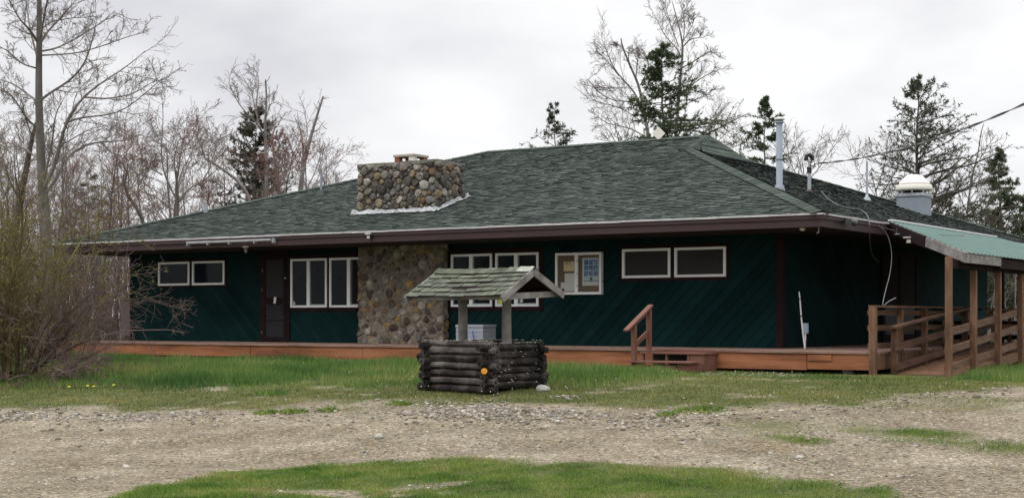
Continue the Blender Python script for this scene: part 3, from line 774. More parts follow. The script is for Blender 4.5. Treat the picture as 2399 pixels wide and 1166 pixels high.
# steep flared gablet at the right end of the ridge
gb = MB(); R_ = random.Random(9)
rows = 5
def gpt(f, s):      # f 0 (base) .. 1 (ridge), s -1..1 across
    bx = .55; x = GX_ + bx - (bx + GX_ - RRx) * (f ** .62); zb = zr(GX_ + bx) + .035; z = zb + (RZ + .03 - zb) * (.25 * f + .75 * f ** 1.5)
    z = max(z, zr(x) + .03) if x > GX_ else z
    half = ((GYb - GYa) / 2 + .12) * (1 - f) ** .8 + .05
    return Vector((x, RYc + s * half, z))
for k in range(rows):
    f0, f1 = k / rows, min(1, (k + 1.15) / rows); n = max(2, 9 - k)
    for i in range(n):
        s0, s1 = -1 + 2 * i / n, -1 + 2 * (i + .97) / n
        q = [gpt(f0, s0) + Vector((.02, 0, .012)), gpt(f0, s1) + Vector((.02, 0, .012)), gpt(f1, s1), gpt(f1, s0)]
        gb.add(q, [(0, 1, 2, 3)], cap_shingle)
        gb.add([q[0], q[1], q[1] - Vector((.01, 0, .03)), q[0] - Vector((.01, 0, .03))], [(0, 3, 2, 1)], shingle_edge)
gb.build('gablet', roof)
for (a_, n1_, n2_, sd_) in ((P1, nF, (1, -.2, .6), 6), (P2, nB, (1, .2, .6), 7)):
    cp2 = MB(); cap_line(cp2, a_, RR, .16, .2, n1_, n2_, sd_); cp2.build('gablet_cap', roof)

# --- eaves: soffit, two-step fascia, metal drip edge
sb = MB()
sb.add([(EX0 + .03, EY0 + .03, SOF), (EX1 - .03, EY0 + .03, SOF), (EX1 - .03, EY1 - .03, SOF), (EX0 + .03, EY1 - .03, SOF)], [(0, 1, 2, 3)], soffit_m)
for i in range(14):
    y = EY0 + .14 + i * .105
    sb.box((EX0 + .05, y, SOF - .012), (EX1 - .05, y + .097, SOF - .002), soffit_m)
sb.build('soffit', lodge)
fb = MB(); T, B, Md = EZ - .012, SOF - .01, EZ - .1
for (a, b) in (((EX0, EY0 - .0), (EX1, EY0 + .03)), ((EX0, EY1 - .03), (EX1, EY1)), ((EX0, EY0 + .03), (EX0 + .03, EY1 - .03)), ((EX1 - .03, EY0 + .03), (EX1, EY1 - .03))):
    fb.box((*a, B), (*b, T), maroon)
fb.box((EX0 - .025, EY0 - .025, Md), (EX1 + .025, EY0 - .002, T + .002), maroon)
fb.box((EX1 + .002, EY0 - .0, Md), (EX1 + .025, EY1, T + .002), maroon)
# lighter patch boards over the left door
fb.box((-24.3 - 2.4, EY0 - .04, EZ - .12), (-24.3 + .3, EY0 - .027, EZ - .004), maroon)
fb.build('fascia', lodge)
db = MB(); R_ = random.Random(4)
def wavy_strip(p, q, out):
    p, q = Vector(p), Vector(q); n = int((q - p).length / .5); out = Vector(out)
    for i in range(n):
        a, b = p.lerp(q, i / n), p.lerp(q, (i + .995) / n); z0 = R_.uniform(-.004, .004)
        db.add([a + out * .045 + Vector((0, 0, -.03 + z0)), b + out * .045 + Vector((0, 0, -.03 + z0)), b + out * .045 + Vector((0, 0, z0)), a + out * .045 + Vector((0, 0, z0)), a - out * .03 + Vector((0, 0, .012)), b - out * .03 + Vector((0, 0, .012))], [(0, 1, 2, 3), (3, 2, 5, 4)], drip)
wavy_strip((EX0 - .04, EY0, EZ), (EX1 + .04, EY0, EZ), (0, -1, 0)); wavy_strip((EX1, EY0 - .04, EZ), (EX1, EY1, EZ), (1, 0, 0))
db.build('drip_edge', lodge)

# --- windows on the front wall
def wrect(u0, vt0, u1, vb1, Y=WY - .05):
    a, b = onY(u0, vt0, Y), onY(u1, vb1, Y)
    return a.x, b.x, b.z, a.z
def window(x0, x1, z0, z1, sashes=1, split=.5, label=None, screen=False):
    f = MB(); t = .052; o0, o1 = WY - .045, WY - .012
    f.box((x0, WY - .05, z0), (x0 + t, o1, z1), white_vinyl); f.box((x1 - t, WY - .05, z0), (x1, o1, z1), white_vinyl)
    f.box((x0 + t, WY - .05, z0), (x1 - t, o1, z0 + t * .95), white_vinyl); f.box((x0 + t, WY - .05, z1 - t * .95), (x1 - t, o1, z1), white_vinyl)
    # inner lip
    for a, b in (((x0 + t, z0 + t * .95), (x0 + t + .012, z1 - t * .95)), ((x1 - t - .012, z0 + t * .95), (x1 - t, z1 - t * .95))):
        f.box((a[0], WY - .035, a[1]), (b[0], o1, b[1]), galv)
    xs_ = [x0 + t, x1 - t]
    if sashes == 2:
        xm = x0 + (x1 - x0) * split
        f.box((xm - .055, WY - .046, z0 + t * .95), (xm + .035, o1, z1 - t * .95), white_vinyl)
        f.box((xm + .052, WY - .03, z0 + t), (xm + .06, o1, z1 - t), galv)
        f.box((xm + .035, WY - .034, z0 + t * .95), (x1 - t - .012, o1, z0 + t * .95 + .022), galv)
    w_ = f.build('window', lodge)
    if label: w_['label'] = label
    p_ = MB(); p_.box((x0 + t * .5, WY - .02, z0 + t * .5), (x1 - t * .5, WY - .014, z1 - t * .5), screen_m if screen else glass_dark); p_.build('pane', w_)
    return w_
WR = {k: wrect(*q) for k, q in dict(a=(370, 616.5, 443, 669), b=(449.5, 613.5, 525, 668), c=(680, 608, 765, 720), d=(771, 605.5, 853, 719.5),
      e=(1056, 597, 1152, 718), f=(1160, 592, 1261, 717), g=(1457, 584, 1570, 648.5), h=(1579.5, 578, 1700, 646)).items()}
za, zb_ = (WR['a'][3] + WR['h'][3]) / 2, (WR['a'][2] + WR['h'][2]) / 2
zc, zd = (WR['c'][3] + WR['f'][3]) / 2, (WR['c'][2] + WR['f'][2]) / 2
print('window heights', WR, za, zb_, zc, zd)
def tb(x0, x1, z0, z1, wd=.1):
    t_ = MB(); y0, y1 = WY - .026, WY - .0125
    t_.box((x0 - wd, y0, z0 - wd), (x1 + wd, y1, z0 + .01), maroon_dark); t_.box((x0 - wd, y0, z1 - .01), (x1 + wd, y1, z1 + wd), maroon_dark)
    t_.box((x0 - wd, y0, z0 + .01), (x0 + .01, y1, z1 - .01), maroon_dark); t_.box((x1 - .01, y0, z0 + .01), (x1 + wd, y1, z1 - .01), maroon_dark)
    return t_
t_ = tb(WR['a'][0], WR['b'][1], zb_, za, .06); t_.box((WR['a'][1] - .01, WY - .026, zb_ + .01), (WR['b'][0] + .01, WY - .0125, za - .01), maroon_dark); t_.build('window_trim', lodge)
t_ = tb(WR['c'][0], -21.75, zd, zc); t_.box((WR['c'][1] - .01, WY - .026, zd + .01), (WR['d'][0] + .01, WY - .0125, zc - .01), maroon_dark); t_.build('window_trim', lodge)
t_ = tb(WR['e'][0], WR['f'][1], zd, zc); t_.box((WR['e'][1] - .01, WY - .026, zd + .01), (WR['f'][0] + .01, WY - .0125, zc - .01), maroon_dark); t_.build('window_trim', lodge)
t_ = tb(WR['g'][0], WR['h'][1], zb_, za, .07); t_.box((WR['g'][1] - .01, WY - .026, zb_ + .01), (WR['h'][0] + .01, WY - .0125, za - .01), maroon_dark); t_.build('window_trim', lodge)
window(WR['a'][0], WR['a'][1], zb_, za, label='leftmost small white framed window'); window(WR['b'][0], WR['b'][1], zb_, za)
wc = window(WR['c'][0], WR['c'][1], zd, zc, 2, .5); window(WR['d'][0], WR['d'][1], zd, zc, 2, .56)
window(WR['e'][0], WR['e'][1], zd, zc, 2, .5); wf = window(WR['f'][0], WR['f'][1], zd, zc, 2, .49)
window(WR['g'][0], WR['g'][1], zb_, za, screen=True); window(WR['h'][0], WR['h'][1], zb_, za, screen=True)
def disc(name, c, r, m, parent, th=.004, n=16):
    mb = MB(); v = [(c.x + r * math.cos(6.2832 * k / n), c.y, c.z + r * math.sin(6.2832 * k / n)) for k in range(n)]
    v2 = [(a, b + th, d) for a, b, d in v]
    mb.add(v + v2, [tuple(range(n)), tuple(range(2 * n - 1, n - 1, -1))] + [(k, k + n, (k + 1) % n + n, (k + 1) % n) for k in range(n)], m)
    return mb.build(name, parent)
q = onY(688, 710, WY - .026); disc('sticker', q, .045, white_m, wc); disc('sticker', q + Vector((0, -.003, 0)), .014, ink, wc)
q = onY(1221, 704, WY - .026); disc('sticker', q, .04, white_m, wf); q2 = onY(1219.5, 703, WY - .028); disc('sticker', q2, .02, box_grey, wf)
q = onY(1171, 703, WY - .026); mb = MB(); mb.box((q.x - .07, q.y, q.z - .09), (q.x + .07, q.y + .003, q.z + .09), yellow_s); mb.build('notice_card', wf)
for (u, v) in ((703, 653), (745, 632), (744, 678), (795, 653)):          # faint paper snowflakes behind the glass
    q = onY(u, v, WY - .022); mb = MB(); dm = mk('faint_blue_snowflake', [(.012, .022, .034), (.018, .03, .045)], .4, 4)
    for a in range(3):
        an = a * math.pi / 3; dx, dz = math.cos(an) * .06, math.sin(an) * .06
        mb.beam((q.x - dx, q.y, q.z - dz), (q.x + dx, q.y, q.z + dz), .003, .014, dm, up=(0, 1, 0.01))
    mb.build('snowflake_decal', wc)

# --- doors
def door(x0, x1, z0, z1):
    d = MB(); y = WY - .05
    d.box((x0, y, z0), (x0 + .09, WY - .014, z1), maroon_dark); d.box((x1 - .09, y, z0), (x1, WY - .014, z1), maroon_dark)
    for a, b in ((z0, z0 + .1), (z0 + .86, z0 + 1.02), (z1 - .1, z1)): d.box((x0 + .09, y, a), (x1 - .09, WY - .014, b), maroon_dark)
    d.box((x0 + .09, y + .01, z0 + .47), (x1 - .09, WY - .02, z0 + .50), maroon_dark)
    o = d.build('screen_door', lodge)
    s_ = MB(); s_.box((x0 + .08, WY - .034, z0 + .09), (x1 - .08, WY - .03, z0 + .87), screen_door_m); s_.box((x0 + .08, WY - .034, z0 + 1.0), (x1 - .08, WY - .03, z1 - .09), mk('upper_mesh', [(.014, .012, .014), (.02, .018, .02)], .7, 20)); s_.build('mesh_screen', o)
    return o
a = onY(616, 800, WY - .03); b = onY(671, 800, WY - .03)
dr = door(a.x, b.x, DZ + .02, DZ + 2.03)
mb = MB(); y = WY - .04
mb.box((a.x - .1, y, DZ), (a.x - .004, WY - .013, DZ + 2.14), maroon_dark); mb.box((b.x + .004, y, DZ), (b.x + .1, WY - .013, DZ + 2.14), maroon_dark); mb.box((a.x - .004, y, DZ + 2.04), (b.x + .004, WY - .013, DZ + 2.14), maroon_dark)
mb.build('door_frame', lodge)
q = onY(644, 703, WY - .055); mb = MB(); mb.beam((q.x - .012, q.y, q.z - .075), (q.x + .012, q.y, q.z + .075), .006, .075, white_m, up=(1, 0, 0)); mb.build('paper_note', dr)
for (u, v) in ((614.5, 634), (613.5, 678), (613, 778)):
    q = onY(u, v, WY - .052); mb = MB(); mb.box((q.x, q.y - .012, q.z - .035), (q.x + .016, q.y, q.z + .035), mk('tarnished_hinge', [(.12, .11, .10), (.18, .16, .15)], .6, 20)); mb.build('hinge', dr)
q = onY(669, 651, WY - .055); mb = MB(); mb.box((q.x - .03, q.y - .02, q.z - .008), (q.x + .03, q.y, q.z + .008), white_m); mb.build('latch', dr)
# double door on the side wall
ya, yb = onX(2066, 800, WX1 + .03).y, onX(2148, 800, WX1 + .03).y
sd = MB(); X0, X1_ = WX1 + .013, WX1 + .05
for (p, q_) in ((ya, ya + .1), (yb - .1, yb), ((ya + yb) / 2 - .05, (ya + yb) / 2 + .05)): sd.box((X0, p, DZ), (X1_, q_, DZ + 2.05), maroon_dark)
sd.box((X0, ya + .1, DZ + 1.95), (X1_ - .003, yb - .1, DZ + 2.05), maroon_dark)
sdo = sd.build('side_door', lodge)
for s_ in (0, 1):
    p = ya + .12 + s_ * ((yb - ya) / 2 - .02); w_ = (yb - ya) / 2 - .19; mb = MB()
    mb.box((X0, p - .02, DZ + .02), (WX1 + .03, p + w_ + .02, DZ + 1.95), maroon_dark)
    mb.box((X0 + .02, p + .1, DZ + .95), (WX1 + .034, p + w_ - .1, DZ + 1.8), maroon_dark); mb.box((X0 + .02, p + .1, DZ + .2), (WX1 + .034, p + w_ - .1, DZ + .8), screen_m); mb.build('door_leaf', sdo)

# --- fieldstone chimney
ch = MB(); CXa, CXb, CYa, CYb, CZt = -21.61, -19.50, 26.52, 27.56, CAMZ + 3.44
LXa, LXb, LYa = -21.47, -19.13, 26.32
ch.box((CXa, CYa, 3.5), (CXb, CYb, CZt - .02), mortar)
chim = ch.build('chimney', lodge)
def stone_face(w_, h_, rmax, rmin, tries, seed):
    R = np.random.default_rng(seed); P = np.zeros((0, 2)); Rr = np.zeros(0)
    for k in range(tries):
        r = rmin + (rmax - rmin) * (1 - k / tries) ** 1.7 * (.6 + .4 * R.random())
        p = R.random(2) * [w_, h_]
        if len(P) and (np.hypot((P[:, 0] - p[0]) / 1.12, (P[:, 1] - p[1])) < (Rr + r) * .98).any(): continue
        P = np.vstack([P, p]); Rr = np.append(Rr, r)
    return P, Rr
def stone_mesh(faces, name, parent, matx, flat=.5, gap=.011):
    """fitted rubble: power-diagram cells, shrunk, rounded and bulged out of the mortar by different amounts"""
    Vs, Fs, off = [], [], 0; R = np.random.default_rng(5)
    for (O, A, Nn, w_, h_, seed, rmax) in faces:
        P, Rr = stone_face(w_, h_, rmax, .024, 4200, seed); A, Nn, Zv, O = np.array(A, float), np.array(Nn, float), np.array([0, 0, 1.]), np.array(O, float)
        for i in range(len(P)):
            poly = [(-.02, -.02), (w_ + .02, -.02), (w_ + .02, h_ + .01), (-.02, h_ + .01)]
            dd = np.hypot(*(P - P[i]).T); nb = np.argsort(dd)[1:16]
            for j in nb:
                d = P[j] - P[i]; L2 = dd[j]; t = .5 + (Rr[i] ** 2 - Rr[j] ** 2) / (2 * L2 * L2); n = d / L2; c = n @ (P[i] + d * t) - gap * .5
                out = []
                for k in range(len(poly)):
                    p, q = poly[k], poly[(k + 1) % len(poly)]; sp, sq = n[0] * p[0] + n[1] * p[1] - c, n[0] * q[0] + n[1] * q[1] - c
                    if sp <= 0: out.append(p)
                    if (sp <= 0) != (sq <= 0):
                        u = sp / (sp - sq); out.append((p[0] + u * (q[0] - p[0]), p[1] + u * (q[1] - p[1])))
                poly = out
                if len(poly) < 3: break
            if len(poly) < 3: continue
            Q = np.array(poly)
            for _ in range(2):
                nx = np.roll(Q, -1, 0); cut = .2 + .08 * R.random((len(Q), 1)); Q = np.stack([Q * (1 - cut) + nx * cut, Q * cut + nx * (1 - cut)], 1).reshape(-1, 2)
            c = Q.mean(0); ext = np.ptp(Q, 0).min()
            if ext < .02: continue
            Q = c + (Q - c) * (1 - .05 * R.random()) ; m = len(Q); dep = (.35 + .9 * R.random()) * flat * min(ext, .16); dep = np.clip(dep, .008, .075)
            tilt = R.normal(size=2) * .18
            rings = []
            for sc, h in ((1.0, -.012), (.975, dep * .5), (.88, dep * .88), (.6, dep)):
                q = c + (Q - c) * sc * (1 + R.normal(size=(m, 1)) * .03); z = h + ((q - c) @ tilt) * (h > 0) + R.normal(size=m) * .005 * (h > 0)
                rings.append(O + q[:, :1] * A + q[:, 1:2] * Zv + z[:, None] * Nn)
            rings.append((O + c[0] * A + c[1] * Zv + (dep * 1.03) * Nn)[None])
            Vs.append(np.concatenate(rings)); k = np.arange(m); k2 = (k + 1) % m
            for r_ in range(3):
                a0, a1 = off + r_ * m + k, off + r_ * m + k2; b0, b1 = a0 + m, a1 + m; Fs.append(np.stack([a0, a1, b1], 1)); Fs.append(np.stack([a0, b1, b0], 1))
            Fs.append(np.stack([off + 3 * m + k, off + 3 * m + k2, np.full(m, off + 4 * m)], 1)); off += 4 * m + 1
    V_ = np.concatenate(Vs); o0 = np.array(origin_of(parent))
    return link(name, raw_mesh(name, V_ - o0, [np.concatenate(Fs)], [matx], smooth=True), parent)
stone_mesh([((CXa, CYa, 4.02), (1, 0, 0), (0, -1, 0), CXb - CXa, CZt - 4.05, 1, .115), ((CXb, CYa, 4.02), (0, 1, 0), (1, 0, 0), CYb - CYa, CZt - 4.05, 2, .14),
            ((CXa, CYb, 4.02), (0, -1, 0), (-1, 0, 0), CYb - CYa, CZt - 4.05, 3, .14), ((CXb, CYb, 4.2), (-1, 0, 0), (0, 1, 0), CXb - CXa, CZt - 4.25, 4, .12)], 'stonework', chim, stone_m, .55, .014)
coping_m = mk('coping_stone', [(.10, .095, .08), (.17, .16, .135), (.23, .215, .185)], .9, 7, bump=.6, island=.25)
mb = MB(); R_ = random.Random(3)
for (a0, a1, fix, ax, sg) in ((CXa - .04, CXb + .04, CYa, 0, -1), (CYa, CYb + .04, CXb, 1, 1), (CYa, CYb + .04, CXa, 1, -1), (CXa - .04, CXb + .04, CYb, 0, 1)):
    x = a0
    while x < a1 - .05:
        l = min(R_.uniform(.16, .45), a1 - x); h_ = R_.uniform(.05, .1); o_ = R_.uniform(.03, .06) * sg
        if ax == 0: mb.box((x, fix - .25 * sg, CZt - h_ - .02), (x + l - .008, fix + o_, CZt + R_.uniform(-.005, .012)), coping_m)
        else: mb.box((fix - .25 * sg, x, CZt - h_ - .02), (fix + o_, x + l - .008, CZt + R_.uniform(-.005, .012)), coping_m)
        x += l
mb.box((CXa + .2, CYa + .2, CZt - .03), (CXb - .2, CYb - .2, CZt - .005), mortar); mb.build('stone_coping', chim)
cc = onY(963, 360, 27.12); mb = MB(); hs = .26
mb.box((cc.x - hs - .03, 27.12 - hs - .03, CZt + .155), (cc.x + hs + .03, 27.12 + hs + .03, CZt + .21), concrete); mb.build('chimney_cap', chim, bevel=.008)
for i in (-1, 1):
    for j in (-1, 1):
        mb = MB()
        for k in range(3):
            mb.box((cc.x + i * (hs - .06) - .065, 27.12 + j * (hs - .06) - .065, CZt + .002 + k * .052), (cc.x + i * (hs - .06) + .065, 27.12 + j * (hs - .06) + .065, CZt + .002 + k * .052 + .046), cream if (i > 0 and j < 0) else brick)
        mb.box((cc.x + i * (hs - .06) - .058, 27.12 + j * (hs - .06) - .058, CZt), (cc.x + i * (hs - .06) + .058, 27.12 + j * (hs - .06) + .058, CZt + .155), mortar_pale)
        mb.build('brick_pier', chim)
# flashing
mb = MB(); R_ = random.Random(8)
def flash(p, q, up_h, out, roofz):
    p, q = Vector(p), Vector(q); out = Vector(out); n = int((q - p).length / .07)
    V_ = []
    for i in range(n + 1):
        c = p.lerp(q, i / n); w2 = .13 + R_.uniform(-.03, .03); c2 = c + out * w2
        V_ += [Vector((c.x, c.y, roofz(c) + up_h + R_.uniform(-.025, .025))) + out * .055, Vector((c.x, c.y, roofz(c) + .05 + R_.uniform(-.01, .015))) + out * (.075 + R_.uniform(-.01, .012)), Vector((c2.x, c2.y, roofz(c2) + .035 + R_.uniform(-.003, .006)))]
    f_ = []
    for i in range(n):
        b_ = i * 3; f_ += [(b_, b_ + 1, b_ + 4, b_ + 3), (b_ + 1, b_ + 2, b_ + 5, b_ + 4)]
    mb.add(V_, f_, flash_m)
fz = lambda c: zf(c.y)
flash((CXa - .18, CYa, 0), (CXb + .1, CYa, 0), .09, (0, -1, 0), fz); flash((CXb, CYa - .1, 0), (CXb, CYb + .15, 0), .10, (1, 0, 0), fz); flash((CXa, CYb + .1, 0), (CXa, CYa - .1, 0), .1, (-1, 0, 0), fz)
mb.build('flashing', chim)
# lower stone column on the wall
ch = MB(); ch.box((LXa, LYa, DZ - .02), (LXb, WY - .001, SOF - .001), mortar_pale)
lc = ch.build('stone_column', lodge)
stone_mesh([((LXa, LYa, DZ), (1, 0, 0), (0, -1, 0), LXb - LXa, SOF - DZ, 11, .12), ((LXb, LYa, DZ), (0, 1, 0), (1, 0, 0), WY - LYa, SOF - DZ, 12, .1), ((LXa, WY, DZ), (0, -1, 0), (-1, 0, 0), WY - LYa, SOF - DZ, 13, .1)], 'stonework', lc, stone2_m, .15, .022)

# --- things growing out of the roof
def on_right_plane(u, v):
    a, b = ray(u); k = (CY - v) / F_PX      # k d + CAMZ = EZ + NS (EX1 - a d)
    d = (EZ + NS * EX1 - CAMZ) / (k + NS * a); return Vector((a * d, b * d, CAMZ + k * d)), d
def on_front_plane(u, v):
    a, b = ray(u); k = (CY - v) / F_PX
    d = (EZ - MF * EY0 - CAMZ) / (k - MF * b); return Vector((a * d, b * d, CAMZ + k * d)), d
q, d = on_right_plane(1826, 447); H_ = (447 - 275) / F_PX * d; mb = MB(); r = .062
mb.lathe(q, [(r + .05, -.1), (r + .045, .02), (r + .02, .10), (r, .12), (r, H_ * .42)], galv_blue, 20); mb.lathe(q, [(r + .006, H_ * .42), (r + .006, H_ * .435), (r, H_ * .44), (r, H_ - .12)], galv_blue, 20)
fl = mb.build('flue_pipe', roof)
mb = MB(); mb.lathe(q, [(r + .004, H_ - .12), (.095, H_ - .10), (.095, H_ - .085)], galv, 20); mb.lathe(q, [(.07, H_ - .085), (.07, H_ - .05)], maroon, 16); mb.lathe(q, [(.098, H_ - .055), (.1, H_ - .03), (.09, H_ - .012), (.05, H_ + .004), (.01, H_ + .008)], white_m, 20); mb.build('flue_cap', roof)
q, d = on_right_plane(2031, 470); H_ = (470 - 378) / F_PX * d; mb = MB(); mb.tube([q - Vector((0, 0, .1)), q + Vector((0, 0, H_))], .026, galv, 10); mb.lathe(q, [(.11, -.05), (.09, .03), (.04, .10), (.03, .14)], galv, 14)
mb.tube([q + Vector((0, 0, H_ - .02)), q + Vector((.0, .25, H_ - .06)), q + Vector((0, .5, H_ - .2))], .004, galv, 4); mb.build('vent_pipe', roof)
q, d = on_front_plane(752.5, 458); mb = MB(); mb.tube([q - Vector((0, 0, .1)), q + Vector((0, 0, .57))], .027, galv_blue, 10); mb.lathe(q, [(.17, -.06), (.12, .02), (.05, .10), (.03, .14)], shingle, 14); mb.build('vent_pipe', roof)
q = Vector((-27.4, 27.5, zl(-27.4))); mb = MB(); mb.box((q.x - .035, q.y - .035, q.z - .1), (q.x + .035, q.y + .035, q.z + .13), galv); mb.build('vent_pipe', roof)
# kitchen exhaust fan on its curb
q, d = on_right_plane(2162, 503); wq = .66
ex = MB(); ex.box((q.x - wq, q.y, q.z - .3), (q.x, q.y + wq, q.z + .47), galv_blue)
ex.box((q.x - wq - .012, q.y - .012, q.z - .05), (q.x + .004, q.y - .001, q.z + .02), galv_blue)
exf = ex.build('exhaust_fan', roof)
mb = MB(); mb.box((q.x - wq - .03, q.y - .03, q.z + .471), (q.x + .03, q.y + wq + .03, q.z + .545), galv)
for k in range(6):
    mb.box((q.x - .06 - k * .11, q.y - .036, q.z + .495), (q.x - .045 - k * .11, q.y - .030, q.z + .51), ink)
mb.build('fan_curb_cap', exf)
c = Vector((q.x - wq / 2, q.y + wq / 2, q.z + .545)); mb = MB()
mb.lathe(c, [(.24, 0), (.24, .12)], black_m, 24)
for k in range(8): an = k * math.pi / 4 + .2; mb.beam(c + Vector((math.cos(an) * .36, math.sin(an) * .36, 0)), c + Vector((math.cos(an) * .36, math.sin(an) * .36, .12)), .05, .02, cream)
mb.build('fan_louvre', exf)
mb = MB(); mb.lathe(c, [(.40, .07), (.445, .08), (.45, .12), (.43, .2), (.415, .22)], cream, 36); mb.lathe(c, [(.40, .222), (.385, .23), (.36, .235)], black_m, 36); mb.lathe(c, [(.385, .232), (.36, .26), (.30, .36), (.20, .44), (.10, .475), (.01, .48)], cream, 36); mb.build('fan_dome', exf)

# ================================================================== things fixed on the building
# panel antenna
q = onY(1540, 330, RYc); mb = MB(); mb.tube([q - Vector((0, 0, .12)), q + Vector((.02, 0, .1)), q + Vector((.06, -.04, .2))], .014, white_m, 8)
ant = empty('panel_antenna', q, 'white diamond-shaped panel antenna on a short mount on the roof ridge', 'antenna'); mb.build('mount', ant)
pc = onY(1543, 313, RYc - .08); mb = MB(); R0 = Vector((RX, RY, 0)); R1 = Vector((R0.x * .96 - FX * .2, R0.y * .96 - FY * .2, 0)).normalized(); up = Vector((0, 0, 1)); nn = R1.cross(up)
hw = .165
v0 = [pc + R1 * (hw * a_) + up * (hw * b_ * 1.02) for a_, b_ in ((-1, .0), (0, -1), (1, .0), (0, 1))]
mb.add([v + nn * .02 for v in v0] + [v - nn * .02 for v in v0], [(0, 1, 2, 3), (7, 6, 5, 4), (0, 4, 5, 1), (1, 5, 6, 2), (2, 6, 7, 3), (3, 7, 4, 0)], cream); mb.build('panel', ant, bevel=.006)
# service mast with weather head
q, d = on_right_plane(1896, 450); hp = (450 - 405) / F_PX * d; hw_ = (450 - 363) / F_PX * d
ms = empty('service_mast', q, 'grey electric service mast with black weather head on the right roof slope', 'service mast')
mb = MB(); mb.tube([q - Vector((0, 0, .1)), q + Vector((0, 0, hp))], .038, galv, 12); mb.lathe(q, [(.1, -.06), (.08, .02), (.05, .05)], maroon, 12); mb.build('conduit', ms)
mb = MB(); mb.tube([q + Vector((0, 0, hp)), q + Vector((0, 0, hp + .12))], .05, black_m, 12); hv = Vector((-RX, -RY, 0))
mb.tube([q + Vector((0, 0, hp + .1)), q + hv * .02 + Vector((0, 0, hw_ - .08))], .02, galv, 8)
mb.tube([q + hv * .09 + Vector((0, 0, hw_ - .12)), q + hv * .06 + Vector((0, 0, hw_ - .02)), q + Vector((0, 0, hw_)), q - hv * .06 + Vector((0, 0, hw_ - .05)), q - hv * .08 + Vector((0, 0, hw_ - .12))], [.03, .045, .05, .045, .03], black_m, 10)
for s_ in (-1, 0, 1):
    mb.tube([q + hv * .08 + Vector((.01 * s_, .02 * s_, hw_ - .1)), q + hv * .05 + Vector((.01 * s_, .02 * s_, hp + .32)), q - hv * .01 + Vector((0, 0, hp + .17)), q - hv * (.10 + .04 * s_) + Vector((0, 0, hp + .10 + .03 * s_)), q - hv * .12 + Vector((0, 0, hp + .2))], .009, black_m, 6)
mb.tube([q - hv * .02 + Vector((0, 0, hp + .22)), q - hv * .06 + Vector((0, 0, hw_ - .15))], .012, black_m, 6)
mb.build('weather_head', ms)
A_ = q - hv * .12 + Vector((0, 0, hp + .2)); B_ = atd(2650, 118, 20.0); n = 40; pts = []
for i in range(n + 1):
    t = i / n; p = A_.lerp(B_, t); p.z -= .32 * 4 * t * (1 - t); pts.append(p)
mb = MB(); mb.tube(pts, .008, cable_m, 6)
for s_ in (0, 1): mb.tube([pts[i] + Vector((math.cos(i * 1.1 + s_ * 3.1) * .013, 0, math.sin(i * 1.1 + s_ * 3.1) * .015)) for i in range(n + 1)], .008, cable_m, 5)
one('utility_cable', 'thick twisted overhead power cable running from the mast to the upper right', 'cable', mb, A_)
# loose wires
def wire(pts, r, m, label, smooth=6):
    P = [Vector(p) for p in pts]; out = []
    for i in range(len(P) - 1):
        p0, p1, p2, p3 = P[max(i - 1, 0)], P[i], P[i + 1], P[min(i + 2, len(P) - 1)]
        for k in range(smooth):
            t = k / smooth; out.append(.5 * ((2 * p1) + (p2 - p0) * t + (2 * p0 - 5 * p1 + 4 * p2 - p3) * t * t + (-p0 + 3 * p1 - 3 * p2 + p3) * t ** 3))
    out.append(P[-1]); mb = MB(); mb.tube(out, r, m, 6); return one('loose_wire', label, 'wire', mb, P[0])
roofw = [on_right_plane(u, v)[0] + Vector((0, 0, .05)) for u, v in ((1924, 454), (1945, 475), (1975, 490), (2010, 495), (2028, 506))]
e1 = Vector((EX1 + .07, onX(2036, 520, EX1 + .07).y, EZ - .02))
wire(roofw + [e1, onX(2037, 545, EX1 + .06), onX(2039, 575, EX1 - .15), onX(2045, 600, EX1 - .4), onX(2060, 614, EX1 - .6)], .009, cable_m, 'thin grey wire looping down the right roof slope and under the eave')
wh = [onX(2057, 529, EX1 + .06), onX(2072, 540, EX1 + .12), onX(2084, 565, EX1 + .2), onX(2089, 600, EX1 + .3), onX(2085, 640, EX1 + .6), onX(2076, 675, EX1 + .9), onX(2069, 705, EX1 + 1.08), onX(2068, 715, EX1 + 1.1)]
wire(wh, .007, mk('pale_cable', [(.14, .14, .15), (.2, .2, .21)], .6, 5), 'pale cable hanging from the right eave down to the deck railing')
wire([onX(2070, 716, EX1 + 1.1), onX(2082, 706, EX1 + 1.15), onX(2099, 697, EX1 + 1.2)], .008, MATS['pale_cable'], 'short pale cable end sticking up above the deck railing')
wire([onX(2058, 530, EX1 + .1), onX(2100, 541, EX1 + .3), onX(2150, 546, EX1 + .6), onX(2200, 550, EX1 + 1.0), onX(2260, 552, EX1 + 1.4)], .006, cable_m, 'thin dark wire strung along the side of the canopy')
# floodlight
def lamp_pair(q, axis, name, label, m1, m2, s=1.0):
    o = empty(name, q, label, 'floodlight'); mb = MB(); mb.tube([q, q + axis * .05 * s], .045 * s, m1, 14); mb.build('mount', o)
    for sg in (-1, 1):
        side = Vector((-axis.y, axis.x, 0)); a_ = q + axis * .07 * s + side * sg * .05 * s; b_ = a_ + side * sg * .12 * s + axis * .05 * s - Vector((0, 0, .03 * s))
        mb = MB(); mb.tube([a_, a_.lerp(b_, .5), b_], [.03 * s, .05 * s, .062 * s], m2, 14); mb.build('lamp_head', o)
    return o
lamp_pair(onX(1981, 518, EX1 + .03), Vector((1, 0, 0)), 'floodlight', 'grey twin-head floodlight on the right fascia near the roof corner', black_m, mk('grey_lamp_head', [(.05, .06, .06), (.10, .10, .10)], .5, 5), 1.0)
q = onY(866, 549, EY0 - .03); o = empty('security_light', q, 'small white sensor light on the front fascia under the chimney', 'security light')
mb = MB(); mb.box((q.x - .05, q.y - .10, q.z + .0), (q.x + .05, q.y + .0, q.z + .025), white_m); mb.build('panel', o)
